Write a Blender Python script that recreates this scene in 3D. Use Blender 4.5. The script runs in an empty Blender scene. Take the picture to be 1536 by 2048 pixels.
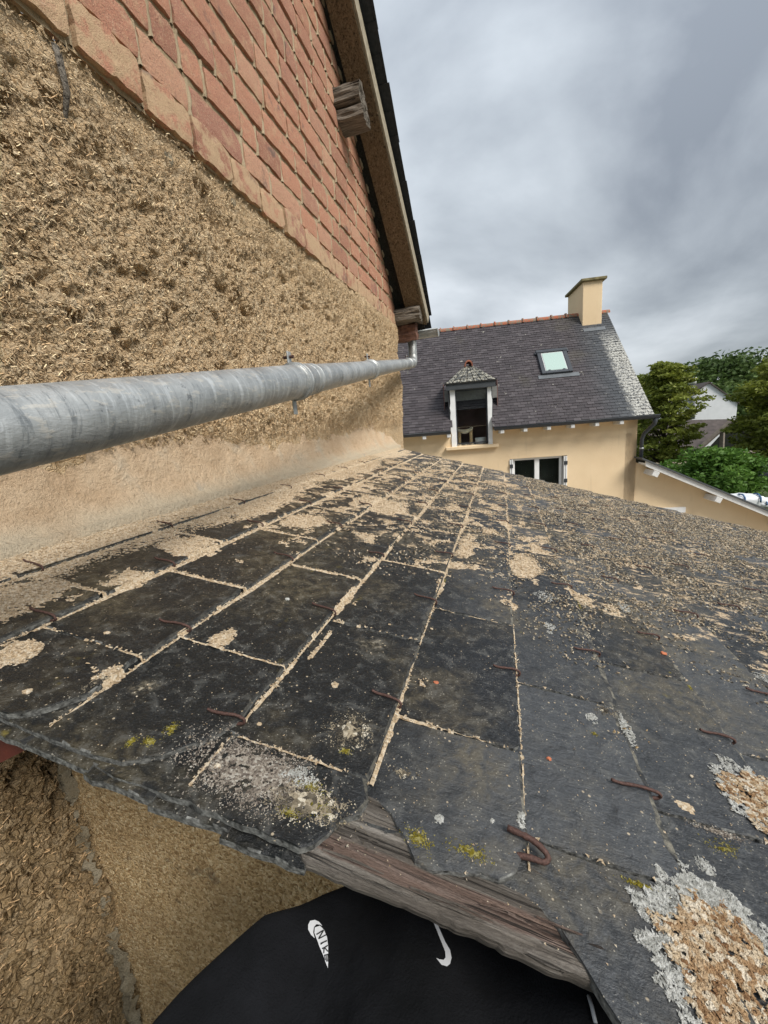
import bpy, bmesh, math, random
import numpy as np
from mathutils import Vector, Matrix
from mathutils.bvhtree import BVHTree
R = math.radians
random.seed(7)
scn = bpy.context.scene
col = scn.collection

# ---------------------------------------------------------------- camera (at the origin; ground is far below)
F_PX, PITCH, ROLL, YAW = 804.0, R(11.77), R(-4.70), R(16.75)
def cam_axes():
    f = Vector((-math.sin(YAW)*math.cos(PITCH), math.cos(YAW)*math.cos(PITCH), -math.sin(PITCH)))
    r = Vector((math.cos(YAW), math.sin(YAW), 0)); u = r.cross(f)
    return r*math.cos(ROLL)+u*math.sin(ROLL), -r*math.sin(ROLL)+u*math.cos(ROLL), f
CR, CU, CF = cam_axes()
cd = bpy.data.cameras.new('camera'); cam = bpy.data.objects.new('camera', cd); col.objects.link(cam)
cd.sensor_fit = 'HORIZONTAL'; cd.sensor_width = 36; cd.lens = F_PX/1536*36
cd.clip_start = 0.02; cd.clip_end = 900
cam.matrix_world = Matrix((CR, CU, -CF)).transposed().to_4x4()
scn.camera = cam
scn.render.resolution_x = 768; scn.render.resolution_y = 1024

# ---------------------------------------------------------------- world and sun
SUN_EL, SUN_AZ = R(44), R(122)      # sun behind the cloud, to the right and behind the camera
world = bpy.data.worlds.new('World'); scn.world = world; world.use_nodes = True
nt = world.node_tree; nt.nodes.clear()
def N(t, typ, **kw):
    n = t.nodes.new(typ)
    for k, v in kw.items():
        if k == 'inp':
            for a, b in v.items(): n.inputs[a].default_value = b
        else: setattr(n, k, v)
    return n
def L(t, a, b): t.links.new(a, b)
sky = N(nt, 'ShaderNodeTexSky', sky_type='NISHITA', sun_disc=False, sun_elevation=SUN_EL, sun_rotation=SUN_AZ)
bg1 = N(nt, 'ShaderNodeBackground', inp={'Strength': 0.06}); L(nt, sky.outputs[0], bg1.inputs[0])
tc = N(nt, 'ShaderNodeTexCoord')
sep = N(nt, 'ShaderNodeSeparateXYZ'); L(nt, tc.outputs['Generated'], sep.inputs[0])
zc = N(nt, 'ShaderNodeMath', operation='MAXIMUM', inp={1: 0.0}); L(nt, sep.outputs[2], zc.inputs[0])
za = N(nt, 'ShaderNodeMath', operation='ADD', inp={1: 0.42}); L(nt, zc.outputs[0], za.inputs[0])
dx = N(nt, 'ShaderNodeMath', operation='DIVIDE'); L(nt, sep.outputs[0], dx.inputs[0]); L(nt, za.outputs[0], dx.inputs[1])
dy = N(nt, 'ShaderNodeMath', operation='DIVIDE'); L(nt, sep.outputs[1], dy.inputs[0]); L(nt, za.outputs[0], dy.inputs[1])
cv = N(nt, 'ShaderNodeCombineXYZ', inp={2: 2.6}); L(nt, dx.outputs[0], cv.inputs[0]); L(nt, dy.outputs[0], cv.inputs[1])
n1 = N(nt, 'ShaderNodeTexNoise', inp={'Scale': 1.05, 'Detail': 9, 'Roughness': 0.5, 'Distortion': 0.25}); L(nt, cv.outputs[0], n1.inputs[0])
cr = N(nt, 'ShaderNodeValToRGB'); L(nt, n1.outputs[0], cr.inputs[0])
e = cr.color_ramp.elements
e[0].position = 0.38; e[0].color = (0.082, 0.092, 0.106, 1)
e[1].position = 0.64; e[1].color = (0.30, 0.318, 0.336, 1)
m_ = e.new(0.5); m_.color = (0.165, 0.180, 0.195, 1)
# an overcast sky is brighter overhead than at the horizon
gr = N(nt, 'ShaderNodeMapRange', interpolation_type='SMOOTHSTEP', inp={'From Min': -0.35, 'From Max': 1.1, 'To Min': 0.55, 'To Max': 2.6}); L(nt, sep.outputs[2], gr.inputs[0])
mul = N(nt, 'ShaderNodeVectorMath', operation='SCALE'); L(nt, cr.outputs[0], mul.inputs[0]); L(nt, gr.outputs[0], mul.inputs['Scale'])
bg2 = N(nt, 'ShaderNodeBackground', inp={'Strength': 0.98}); L(nt, mul.outputs[0], bg2.inputs[0])
mx = N(nt, 'ShaderNodeMixShader', inp={0: 0.93}); L(nt, bg1.outputs[0], mx.inputs[1]); L(nt, bg2.outputs[0], mx.inputs[2])
wo = N(nt, 'ShaderNodeOutputWorld'); L(nt, mx.outputs[0], wo.inputs[0])
sl = bpy.data.lights.new('sun', 'SUN'); sl.energy = 1.5; sl.angle = R(22); sl.color = (1.0, 0.955, 0.88)
so = bpy.data.objects.new('sun', sl); col.objects.link(so)
sdir = Vector((math.sin(SUN_AZ)*math.cos(SUN_EL), math.cos(SUN_AZ)*math.cos(SUN_EL), math.sin(SUN_EL)))
so.rotation_euler = sdir.to_track_quat('Z', 'Y').to_euler()
scn.view_settings.view_transform = 'Standard'; scn.view_settings.look = 'None'
scn.view_settings.gamma = 1; scn.view_settings.use_curve_mapping = False
scn.view_settings.exposure = 1.28

# ---------------------------------------------------------------- helpers
def ray(u, v): return (CR*((u-768)/F_PX) - CU*((v-1024)/F_PX) + CF).normalized()
def hitp(u, v, n, c):          # the point where that line of sight meets the plane n.P = c
    d = ray(u, v); return d*(c/d.dot(n))
def atx(u, v, X): return hitp(u, v, Vector((1,0,0)), X)
def aty(u, v, Y): return hitp(u, v, Vector((0,1,0)), Y)

def _hash(ix, iy, iz, s):
    h = (ix*374761393 + iy*668265263 + iz*2147483647 + s*974711) & 0xffffffff
    h = ((h ^ (h >> 13))*1274126177) & 0xffffffff
    h = ((h ^ (h >> 16))*2246822519) & 0xffffffff
    return ((h ^ (h >> 15)) & 0xffffff)/float(0xffffff)
def vnoise(x, y, z=0.0, s=0):
    x, y, z = np.broadcast_arrays(np.asarray(x, float), np.asarray(y, float), np.asarray(z, float))
    fx, fy, fz = np.floor(x), np.floor(y), np.floor(z)
    ix, iy, iz = fx.astype(np.int64), fy.astype(np.int64), fz.astype(np.int64)
    tx, ty, tz = x-fx, y-fy, z-fz
    tx, ty, tz = [t*t*(3-2*t) for t in (tx, ty, tz)]
    r = 0
    for a in (0, 1):
        for b in (0, 1):
            for c in (0, 1):
                w = (tx if a else 1-tx)*(ty if b else 1-ty)*(tz if c else 1-tz)
                r = r + w*_hash(ix+a, iy+b, iz+c, s)
    return r
def fbm(x, y, z=0.0, o=4, s=0, g=0.5):
    r, a, t = 0, 1.0, 0
    for i in range(o):
        r = r + a*vnoise(x*2**i, y*2**i, np.asarray(z)*2**i, s+i*17); t += a; a *= g
    return r/t
def sstep(a, b, x):
    t = np.clip((x-a)/(b-a), 0, 1); return t*t*(3-2*t)

def link(o, parent=None):
    col.objects.link(o)
    if parent is not None: o.parent = parent
    return o
def smooth(me, on=True): me.polygons.foreach_set('use_smooth', [on]*len(me.polygons))
def mesh_obj(name, verts, faces, mat, parent=None, sm=False, mats=None, mi=None):
    me = bpy.data.meshes.new(name)
    me.from_pydata([tuple(v) for v in verts] if not isinstance(verts, np.ndarray) else verts.tolist(), [],
                   faces if not isinstance(faces, np.ndarray) else faces.tolist())
    for m in (mats or [mat]): me.materials.append(m)
    if mi is not None: me.polygons.foreach_set('material_index', mi)
    if sm: smooth(me)
    me.update()
    return link(bpy.data.objects.new(name, me), parent)
def bm_obj(name, bm, mat, parent=None, sm=False):
    me = bpy.data.meshes.new(name); bm.normal_update(); bm.to_mesh(me); bm.free()
    me.materials.append(mat)
    if sm: smooth(me)
    return link(bpy.data.objects.new(name, me), parent)
def empty(name, loc=(0,0,0), label=None, cat=None, group=None):
    o = bpy.data.objects.new(name, None); o.empty_display_size = .1; o.location = loc; col.objects.link(o)
    tag(o, label, cat, group); return o
def tag(o, label=None, cat=None, group=None, kind=None):
    if label: o['label'] = label
    if cat: o['category'] = cat
    if group: o['group'] = group
    if kind: o['kind'] = kind
    return o
def box_bm(lo, hi, bm=None, M=None, bev=0.0):
    own = bm is None
    bm = bm or bmesh.new()
    vs = []
    for x in (lo[0], hi[0]):
        for y in (lo[1], hi[1]):
            for z in (lo[2], hi[2]):
                p = Vector((x, y, z)); vs.append(bm.verts.new(M @ p if M else p))
    fs = [bm.faces.new([vs[i] for i in f]) for f in ((0,1,3,2),(4,6,7,5),(0,4,5,1),(2,3,7,6),(0,2,6,4),(1,5,7,3))]
    if bev: 
        ed = {e for f in fs for e in f.edges}
        bmesh.ops.bevel(bm, geom=list(ed), offset=bev, segments=1, affect='EDGES', profile=.5)
    return bm
def box(name, lo, hi, mat, parent=None, M=None, bev=0.0):
    bm = box_bm(lo, hi, None, M, bev); bmesh.ops.recalc_face_normals(bm, faces=bm.faces)
    return bm_obj(name, bm, mat, parent)
def tube_bm(pts, rads, seg=10, bm=None, caps=True, flat=1.0):
    bm = bm or bmesh.new(); pts = [Vector(p) for p in pts]
    if not hasattr(rads, '__len__'): rads = [rads]*len(pts)
    rings = []; up = None
    for i, p in enumerate(pts):
        t = (pts[min(i+1, len(pts)-1)]-pts[max(i-1, 0)]).normalized()
        if up is None: up = Vector((0,0,1)) if abs(t.z) < .9 else Vector((1,0,0))
        a = t.cross(up).normalized(); b = a.cross(t).normalized(); up = b
        rings.append([bm.verts.new(p + (a*math.cos(2*math.pi*k/seg)+b*math.sin(2*math.pi*k/seg)*flat)*rads[i]) for k in range(seg)])
    for r0, r1 in zip(rings, rings[1:]):
        for k in range(seg): bm.faces.new([r0[k], r0[(k+1)%seg], r1[(k+1)%seg], r1[k]])
    if caps: bm.faces.new(rings[0][::-1]); bm.faces.new(rings[-1])
    return bm
def tube(name, pts, rads, mat, parent=None, seg=10, sm=True, **k):
    return bm_obj(name, tube_bm(pts, rads, seg, **k), mat, parent, sm)
def grid_mesh(P, keep=None):
    """P (n,m,3) array -> verts, faces; keep = boolean mask (n-1,m-1)"""
    n, m = P.shape[:2]; idx = np.arange(n*m).reshape(n, m)
    F = np.stack([idx[:-1,:-1], idx[1:,:-1], idx[1:,1:], idx[:-1,1:]], -1)
    F = F[keep] if keep is not None else F.reshape(-1, 4)
    if keep is not None:
        used = np.unique(F); mp = -np.ones(n*m, np.int64); mp[used] = np.arange(len(used))
        return P.reshape(-1, 3)[used], mp[F]
    return P.reshape(-1, 3), F

# ---------------------------------------------------------------- materials
def new_mat(name):
    m = bpy.data.materials.new(name); m.use_nodes = True; t = m.node_tree
    b = t.nodes['Principled BSDF']; return m, t, b
class G:                      # small node graph writer
    def __init__(s, t, coord='Object'):
        s.t = t; s.tc = N(t, 'ShaderNodeTexCoord'); s.co = s.tc.outputs[coord]
    def world(s):
        g = N(s.t, 'ShaderNodeNewGeometry'); s.co = g.outputs['Position']; return s
    def map(s, scale=(1,1,1), rot=(0,0,0)):
        m = N(s.t, 'ShaderNodeMapping'); m.inputs['Scale'].default_value = scale; m.inputs['Rotation'].default_value = rot
        L(s.t, s.co, m.inputs[0]); return m.outputs[0]
    def noise(s, scale, detail=4, rough=.55, co=None, dist=0):
        n = N(s.t, 'ShaderNodeTexNoise', inp={'Scale': scale, 'Detail': detail, 'Roughness': rough, 'Distortion': dist})
        L(s.t, co or s.co, n.inputs[0]); return n.outputs[0]
    def voro(s, scale, feature='F1', out='Distance', co=None, rnd=1):
        n = N(s.t, 'ShaderNodeTexVoronoi', feature=feature, inp={'Scale': scale, 'Randomness': rnd})
        L(s.t, co or s.co, n.inputs[0]); return n.outputs[out]
    def ramp(s, f, stops, interp='LINEAR'):
        r = N(s.t, 'ShaderNodeValToRGB'); r.color_ramp.interpolation = interp
        el = r.color_ramp.elements
        while len(el) < len(stops): el.new(.5)
        for q, (p, c) in zip(el, stops):
            q.position = p; q.color = (c, c, c, 1) if not hasattr(c, '__len__') else (*c, 1)
        L(s.t, f, r.inputs[0]); return r.outputs[0]
    def mix(s, f, a, b, typ='MIX'):
        m = N(s.t, 'ShaderNodeMix', data_type='RGBA', blend_type=typ)
        for sock, v in ((m.inputs[0], f), (m.inputs[6], a), (m.inputs[7], b)):
            if isinstance(v, (int, float)): sock.default_value = v if sock.type == 'VALUE' else (v, v, v, 1)
            elif isinstance(v, tuple): sock.default_value = (*v, 1)
            else: L(s.t, v, sock)
        return m.outputs[2]
    def math(s, op, a, b=0.0, clamp=False):
        m = N(s.t, 'ShaderNodeMath', operation=op, use_clamp=clamp)
        for i, v in enumerate((a, b)):
            if isinstance(v, (int, float)): m.inputs[i].default_value = v
            else: L(s.t, v, m.inputs[i])
        return m.outputs[0]
    def range(s, f, a, b, c=0.0, d=1.0):
        m = N(s.t, 'ShaderNodeMapRange', interpolation_type='SMOOTHSTEP', inp={'From Min': a, 'From Max': b, 'To Min': c, 'To Max': d})
        L(s.t, f, m.inputs[0]); return m.outputs[0]
    def xyz(s, co=None):
        n = N(s.t, 'ShaderNodeSeparateXYZ'); L(s.t, co or s.co, n.inputs[0]); return n.outputs
    def bump(s, h, dist=.01, strength=1.0, prev=None):
        b = N(s.t, 'ShaderNodeBump', inp={'Distance': dist, 'Strength': strength}); L(s.t, h, b.inputs['Height'])
        if prev is not None: L(s.t, prev, b.inputs['Normal'])
        return b.outputs[0]
    def rand(s):
        return N(s.t, 'ShaderNodeObjectInfo').outputs['Random']
    def out(s, bsdf, color=None, rough=None, normal=None, spec=None, metal=None):
        for k, v in (('Base Color', color), ('Roughness', rough), ('Normal', normal), ('Specular IOR Level', spec), ('Metallic', metal)):
            if v is None: continue
            if isinstance(v, (int, float)): bsdf.inputs[k].default_value = v
            elif isinstance(v, tuple): bsdf.inputs[k].default_value = (*v, 1)
            else: L(s.t, v, bsdf.inputs[k])
def simple(name, c, rough=.7, var=.15, scale=20, bump=.0, metal=0, spec=.4):
    m, t, b = new_mat(name); g = G(t)
    n = g.noise(scale, 5)
    dark = tuple(x*(1-var) for x in c); lite = tuple(min(1, x*(1+var)) for x in c)
    g.out(b, g.ramp(n, [(.3, dark), (.7, lite)]), rough, g.bump(n, bump) if bump else None, spec, metal)
    return m

def m_brick(dusty):
    m, t, b = new_mat('brick_dusty' if dusty else 'brick_red'); g = G(t); r = g.rand()
    base = g.ramp(r, [(0, (.30, .145, .10)), (.3, (.38, .185, .125)), (.55, (.42, .205, .135)), (.75, (.31, .15, .11)), (1, (.46, .26, .175))])
    g.world()
    nf = g.noise(160, 5, .7); nm = g.noise(22, 4)
    c = g.mix(g.range(nf, .35, .75), base, g.mix(1.0, base, (1.35, 1.28, 1.2), 'MULTIPLY'))
    c = g.mix(g.range(nf, .30, .42, .7, 0), c, (.13, .06, .045))
    # pale mud smears and specks
    sp = g.noise(330, 2, .6)
    c = g.mix(g.range(sp, .56, .66, 0, .75), c, (.60, .42, .27))
    sm = g.range(nm, .34 if dusty else .50, .54 if dusty else .74, 0, .92 if dusty else .6)
    c = g.mix(g.math('MULTIPLY', sm, g.range(nf, .3, .55, .45, 1)), c, (.52, .37, .225))
    bk = g.noise(9, 3); c = g.mix(g.range(bk, .62, .74, 0, .7), c, (.13, .10, .09)); s2 = g.noise(1., 5, .75, g.map((60, 26, 90))); c = g.mix(g.range(s2, .56, .70, 0, .55), c, (.55, .40, .28)); c = g.mix(g.range(s2, .42, .30, 0, .5), c, (.20, .075, .05))
    h = g.math('ADD', nf, g.math('MULTIPLY', sp, .5))
    g.out(b, c, .92, g.bump(h, .006, .9), .25); return m
MAT = {}
MAT['brick'] = m_brick(False); MAT['brick_dusty'] = m_brick(True)

def m_cob(name, cols, sc=1.0, fib=1.0):
    m, t, b = new_mat(name); g = G(t).world()
    st = g.map((75*sc, 34*sc, 80*sc), (R(38), 0, 0))
    f1 = g.noise(2.1, 6, .68, st, 1.5)
    f2 = g.noise(9*sc, 5, .6); f3 = g.noise(260*sc, 3, .7)
    c = g.ramp(f1, [(.16, cols[0]), (.36, cols[1]), (.50, cols[2]), (.68, cols[3])])
    c = g.mix(g.range(f2, .40, .65, 0, .4), c, g.mix(.5, c, cols[1]))
    c = g.mix(g.range(f3, .62, .74, 0, .7), c, cols[3]); c = g.mix(g.range(f3, .26, .36, .7, 0), c, cols[0])
    wv = N(t, 'ShaderNodeVectorMath', operation='ADD'); nz = N(t, 'ShaderNodeTexNoise', inp={'Scale': 30*sc, 'Detail': 3}); L(t, g.co, nz.inputs[0])
    sc_ = N(t, 'ShaderNodeVectorMath', operation='SCALE', inp={'Scale': .035/sc}); L(t, nz.outputs['Color'], sc_.inputs[0]); L(t, g.co, wv.inputs[0]); L(t, sc_.outputs[0], wv.inputs[1])
    vo = g.voro(58*sc, 'DISTANCE_TO_EDGE', 'Distance', wv.outputs[0]); cell = g.xyz(g.voro(58*sc, 'F1', 'Color', wv.outputs[0]))
    c = g.mix(g.math('MULTIPLY', g.range(vo, .10, .0, 0, .75), g.range(f2, .35, .6)), c, cols[0])  # crevice shade between the lumps, painted into the colour for contrast
    c = g.mix(g.range(cell[0], .55, 1, 0, .45), c, cols[3]); c = g.mix(g.range(cell[1], .65, 1, 0, .40), c, cols[1])
    h = g.math('ADD', g.math('ADD', g.math('MULTIPLY', f1, 1.6), g.math('MULTIPLY', f3, .5)), g.range(vo, 0, .16, 0, .8))
    g.out(b, c, .95, g.bump(h, .012*fib, 1.0), .15); return m
MAT['cob'] = m_cob('cob_earth', [(.31, .185, .085), (.76, .52, .285), (.89, .655, .40), (.95, .78, .545)])
MAT['cob_low'] = m_cob('cob_earth_low', [(.22, .14, .066), (.50, .345, .18), (.66, .47, .26), (.80, .62, .40)], .9, 1.3)  # darker, coarser earth for the face below the lean-to roof
MAT['straw'] = simple('straw', (.80, .60, .37), .85, .35, 60)
MAT['straw_dark'] = simple('straw_dark', (.56, .38, .21), .9, .35, 60)

def m_mortar(name, c0, c1, grain=300, bd=.006):
    m, t, b = new_mat(name); g = G(t).world()
    a = g.noise(14, 5); f = g.noise(grain, 4, .7)
    c = g.ramp(a, [(.3, c0), (.7, c1)])
    c = g.mix(g.range(f, .3, .7, .0, .5), g.mix(1.0, c, (.75, .75, .75), 'MULTIPLY'), c)
    c = g.mix(g.range(f, .3, .42, .6, 0), c, tuple(x*.5 for x in c0))
    g.out(b, c, .95, g.bump(f, bd), .15); return m
MAT['mortar'] = m_mortar('mud_mortar', (.44, .33, .20), (.64, .50, .32), 220, .008)
MAT['mortar_pale'] = m_mortar('pale_mortar', (.50, .38, .24), (.68, .55, .37), 260, .006)

def m_fillet():
    m, t, b = new_mat('lime_fillet'); g = G(t).world(); x, y, z = g.xyz()
    a = g.noise(7, 6, .6); f = g.noise(330, 4, .75); s = g.noise(28, 5, .6)
    c = g.ramp(a, [(.3, (.66, .47, .30)), (.52, (.78, .59, .40)), (.7, (.72, .61, .46))])
    wob = g.math('ADD', z, g.math('MULTIPLY', g.math('SUBTRACT', s, .5), .05))
    grey = g.range(wob, -.180, -.120, .8, 0)
    c = g.mix(g.math('MULTIPLY', grey, g.range(a, .3, .55, .55, 1)), c, (.68, .585, .435))
    # bluish grey pats of bare lime
    blot = g.range(g.noise(11, 3), .64, .74, 0, .6); c = g.mix(g.math('MULTIPLY', blot, grey), c, (.33, .36, .37))
    c = g.mix(g.range(s, .34, .22, 0, .55), c, (.27, .18, .10))
    c = g.mix(g.range(f, .3, .7, .45, 0), c, g.mix(1.0, c, (.6, .56, .52), 'MULTIPLY'))
    sp = g.noise(700, 2); c = g.mix(g.range(sp, .66, .72, 0, .55), c, (.75, .6, .42))
    m9 = g.noise(95, 5, .7); c = g.mix(g.range(m9, .44, .30, 0, .45), c, (.38, .26, .155)); c = g.mix(g.range(m9, .58, .7, 0, .5), c, (.85, .70, .50))
    h = g.math('ADD', g.math('ADD', g.math('MULTIPLY', f, .5), g.math('MULTIPLY', m9, 1.2)), g.math('MULTIPLY', s, 1.6))
    g.out(b, c, .95, g.bump(h, .014), .15); return m
MAT['fillet'] = m_fillet()

def m_zinc(name='aged_zinc', pipe=True):
    m, t, b = new_mat(name); g = G(t).world()
    a = g.noise(9, 5, .6); st = g.noise(1.0, 6, .72, g.map((12, 55, 9)), .5)
    sp = g.noise(90, 4, .7, g.map((1, .35, 1)))
    c = g.ramp(a, [(.3, (.25, .262, .262)), (.55, (.36, .372, .37)), (.75, (.47, .48, .475))])
    c = g.mix(g.range(st, .50, .66, 0, .7), c, (.56, .58, .58))
    c = g.mix(g.range(st, .46, .32, 0, .7), c, (.13, .145, .155))
    c = g.mix(g.range(sp, .55, .63, 0, .45), c, (.56, .52, .45)); c = g.mix(g.range(g.noise(45, 5, .8), .60, .68, 0, .6), c, (.08, .09, .10))
    g.out(b, c, g.range(a, .3, .7, .36, .58), g.bump(g.math('ADD', a, g.math('MULTIPLY', sp, .35)), .006, .7), .5, .45); return m
MAT['zinc'] = m_zinc()

def m_wood(name, c0, c1, c2, axis='x', red=0.0):
    m, t, b = new_mat(name); g = G(t)
    sc = {'x': (3, 70, 70), 'y': (70, 3, 70), 'z': (70, 70, 3)}[axis]
    a = g.noise(1.0, 7, .7, g.map(sc), .8); p = g.noise(6, 4); fi = g.noise(1., 4, .8, g.map(tuple(4*q for q in sc)))
    c = g.ramp(a, [(.28, c0), (.5, c1), (.7, c2)])
    if red: 
        r = g.noise(1.0, 5, .65, g.map({'x': (5, 60, 60), 'y': (60, 5, 60), 'z': (60, 60, 5)}[axis])); X3 = g.xyz()
        yy = g.math('ADD', X3[1], g.math('MULTIPLY', g.math('SUBTRACT', r, .5), .030))
        band_ = g.math('MULTIPLY', g.range(yy, .281, .285), g.range(yy, .304, .299))
        c = g.mix(g.math('MULTIPLY', band_, red), c, g.mix(a, (.10, .05, .035), (.24, .125, .09)))
        c = g.mix(g.math('MULTIPLY', g.range(r, .42, .36, 0, .85), g.range(X3[0], .0, .12)), c, (.03, .027, .025))
    c = g.mix(g.range(p, .6, .8, 0, .5), c, tuple(x*.5 for x in c1))
    ck = g.noise(1., 3, .6, g.map({'x': (2.2, 95, 95), 'y': (95, 2.2, 95), 'z': (95, 95, 2.2)}[axis]), 1.2)
    c = g.mix(g.range(ck, .40, .34, 0, .9), c, tuple(.25*q for q in c0)); a = g.math('ADD', a, g.range(ck, .36, .44, -.8, 0))
    h = g.math('ADD', g.math('MULTIPLY', a, 1.3), g.math('MULTIPLY', fi, .5))
    g.out(b, c, .88, g.bump(h, .012, 1), .2); return m
MAT['grey_wood'] = m_wood('weathered_wood', (.06, .05, .042), (.17, .148, .125), (.33, .30, .265), 'x', .50)
MAT['rafter'] = m_wood('brown_rafter', (.10, .07, .04), (.20, .142, .085), (.30, .225, .14), 'y')
MAT['purlin'] = m_wood('old_purlin', (.06, .05, .042), (.20, .17, .135), (.36, .32, .27), 'x')
MAT['dark_wood'] = m_wood('dark_wood', (.02, .018, .016), (.045, .038, .03), (.07, .06, .05), 'y')
MAT['red_paint'] = simple('red_oxide_paint', (.115, .022, .013), .65, .3, 25, .003)
MAT['rust'] = simple('rusty_iron', (.085, .045, .036), .7, .45, 400, .001, .25)
MAT['white_paint'] = simple('white_paint', (.78, .78, .77), .55, .06, 8)
MAT['white_old'] = simple('white_old_paint', (.66, .65, .63), .7, .12, 14)
MAT['dark_frame'] = simple('anthracite_frame', (.045, .05, .058), .45, .1, 5)
MAT['lead'] = simple('lead_flashing', (.12, .13, .14), .6, .2, 8)
MAT['terracotta'] = simple('terracotta', (.30, .11, .065), .85, .45, 9, .004)
MAT['interior'] = simple('dark_interior', (.17, .10, .09), .9, .3, 2)
MAT['render_low'] = None

# lean-to slates: coordinates are the roof's own (x = down the slope, y = along the wall)
H = .42
def m_slate():
    m, t, b = new_mat('roof_slate'); g = G(t); x, y, z = g.xyz(); r = g.rand()
    n1 = g.noise(6, 5, .6); n2 = g.noise(38, 6, .7, None, .4); n3 = g.noise(420, 3, .7); n4 = g.noise(120, 4, .75)
    wet = g.range(g.math('ADD', x, g.math('MULTIPLY', g.math('SUBTRACT', n1, .5), .25)), -.14, .10, 1, 0)
    dry = g.mix(g.range(r, 0, 1, 0, 1), (.010, .012, .015), (.055, .059, .064))
    c = g.mix(wet, dry, (.011, .012, .0125))
    # veined dry bloom
    ve = g.noise(55, 4, .75, None, 2.2)
    c = g.mix(g.math('MULTIPLY', g.range(ve, .52, .66, 0, .40), g.range(x, .0, .15, .25, 1)), c, (.115, .122, .13))
    # brown-olive growth film
    fi = g.noise(3.2, 5, .62)
    c = g.mix(g.math('MULTIPLY', g.range(fi, .45, .64, 0, .70), g.range(n2, .38, .62, .15, 1)), c, (.115, .092, .052))
    c = g.mix(g.range(n2, .50, .68, 0, .45), c, (.12, .12, .112)); c = g.mix(g.range(n3, .60, .70, 0, .5), c, (.16, .155, .14)); c = g.mix(g.range(n2, .46, .32, 0, .5), c, (.010, .011, .012))
    # long thin cleavage grain of the slate
    gr_ = g.noise(1., 5, .7, g.map((14, 120, 50)), .6)
    c = g.mix(g.range(gr_, .55, .75, 0, .14), c, (.10, .103, .105))
    # grey crusty lichen with yellow
    cr_ = g.noise(4.3, 3, .5, g.map((1, 1, 1), (0, 0, R(40))))
    crust = g.math('MULTIPLY', g.range(cr_, .66, .74), g.range(n4, .40, .58, .1, .95))
    c = g.mix(g.math('MULTIPLY', crust, g.range(y, .30, .75, 1, .75)), c, g.ramp(n4, [(.42, (.20, .17, .12)), (.55, (.42, .36, .25)), (.68, (.62, .56, .46))]))
    yel = g.math('MULTIPLY', g.range(g.noise(17, 3), .66, .73), g.range(fi, .42, .55, .15, 1))
    c = g.mix(g.math('MULTIPLY', yel, g.range(n4, .4, .6, .1, .6)), c, (.20, .16, .035))
    # dust film, thicker far up the roof and against the wall
    far = g.range(g.math('ADD', g.math('ADD', y, g.math('MULTIPLY', g.range(x, .1, .6), .18)), g.math('MULTIPLY', g.math('SUBTRACT', n1, .5), .9)), .75, 1.35, 0, 1)
    d1 = g.noise(24, 6, .72, g.map((.75, 1.2, 1))); 
    th = g.range(far, 0, 1, .78, .535)
    du = g.math('MULTIPLY', g.math('MULTIPLY', g.math('SUBTRACT', d1, th), 14, True), g.range(n4, .3, .6, .2, .92))
    dcol = g.ramp(g.noise(210, 3, .8), [(.3, (.30, .215, .13)), (.5, (.56, .42, .265)), (.68, (.78, .63, .44))])
    c = g.mix(du, c, dcol)
    # scattered dots of dried mud
    v = g.voro(75); vs = g.noise(30, 2); c = g.mix(g.math('MULTIPLY', g.range(v, .15, .09, 0, .75), g.range(vs, .54, .60)), c, (.47, .385, .27))
    v2 = g.voro(230); c = g.mix(g.math('MULTIPLY', g.range(v2, .20, .12, 0, .8), g.range(n2, .47, .56)), c, (.36, .33, .27))
    h = g.math('ADD', g.math('ADD', g.math('MULTIPLY', gr_, .35), g.math('MULTIPLY', n2, .9)), g.math('ADD', g.math('MULTIPLY', n4, .35), g.math('MULTIPLY', crust, .6)))
    rough = g.mix(du, g.range(g.math('ADD', g.math('MULTIPLY', wet, -.25), n2), .1, .8, .30, .62), .95)
    g.out(b, c, rough, g.bump(h, .0055, 1.0), g.math('SUBTRACT', .40, g.math('MULTIPLY', wet, .16))); return m
MAT['slate'] = m_slate()
def m_worn():
    m, t, b = new_mat('slate_worn_edge'); g = G(t); x, y, z = g.xyz(); n = g.noise(46, 5, .7); n2 = g.noise(300, 3, .7)
    wet = g.range(x, -.14, .10, .7, 0)
    c = g.mix(g.range(n, .40, .62), (.032, .034, .036), g.mix(n2, (.10, .095, .08), (.27, .25, .20))); c = g.mix(wet, c, (.018, .018, .017))
    g.out(b, c, .8, g.bump(n2, .003), .25); return m
MAT['slate_worn'] = m_worn()
MAT['slate_side'] = simple('slate_side', (.12, .12, .112), .8, .9, 160, .003)
MAT['slate_edge'] = simple('slate_edge', (.07, .075, .08), .8, .6, 90, .002)
def m_grit(name, stops, sc=170, bd=.004):
    m, t, b = new_mat(name); g = G(t)
    v = g.voro(sc, out='Color'); s = g.xyz(v)
    c = g.ramp(s[0], stops); f = g.noise(sc*2.2, 3, .7)
    c = g.mix(g.range(f, .3, .5, .6, 0), c, g.mix(1.0, c, (.55, .5, .45), 'MULTIPLY'))
    g.out(b, c, .95, g.bump(g.math('ADD', f, s[1]), bd), .15); return m
MAT['grit'] = m_grit('cob_dust', [(0, (.50, .36, .22)), (.3, (.68, .52, .34)), (.7, (.80, .64, .45)), (1, (.88, .77, .60))], 330)
MAT['flake'] = m_grit('lichen_flakes', [(0, (.055, .048, .042)), (.3, (.14, .12, .09)), (.55, (.29, .245, .175)), (.8, (.47, .40, .29)), (1, (.72, .66, .54))], 160)
MAT['crust'] = m_grit('grey_crust', [(0, (.16, .13, .11)), (.4, (.34, .29, .24)), (.75, (.55, .48, .40)), (1, (.72, .68, .60))], 420)
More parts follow.
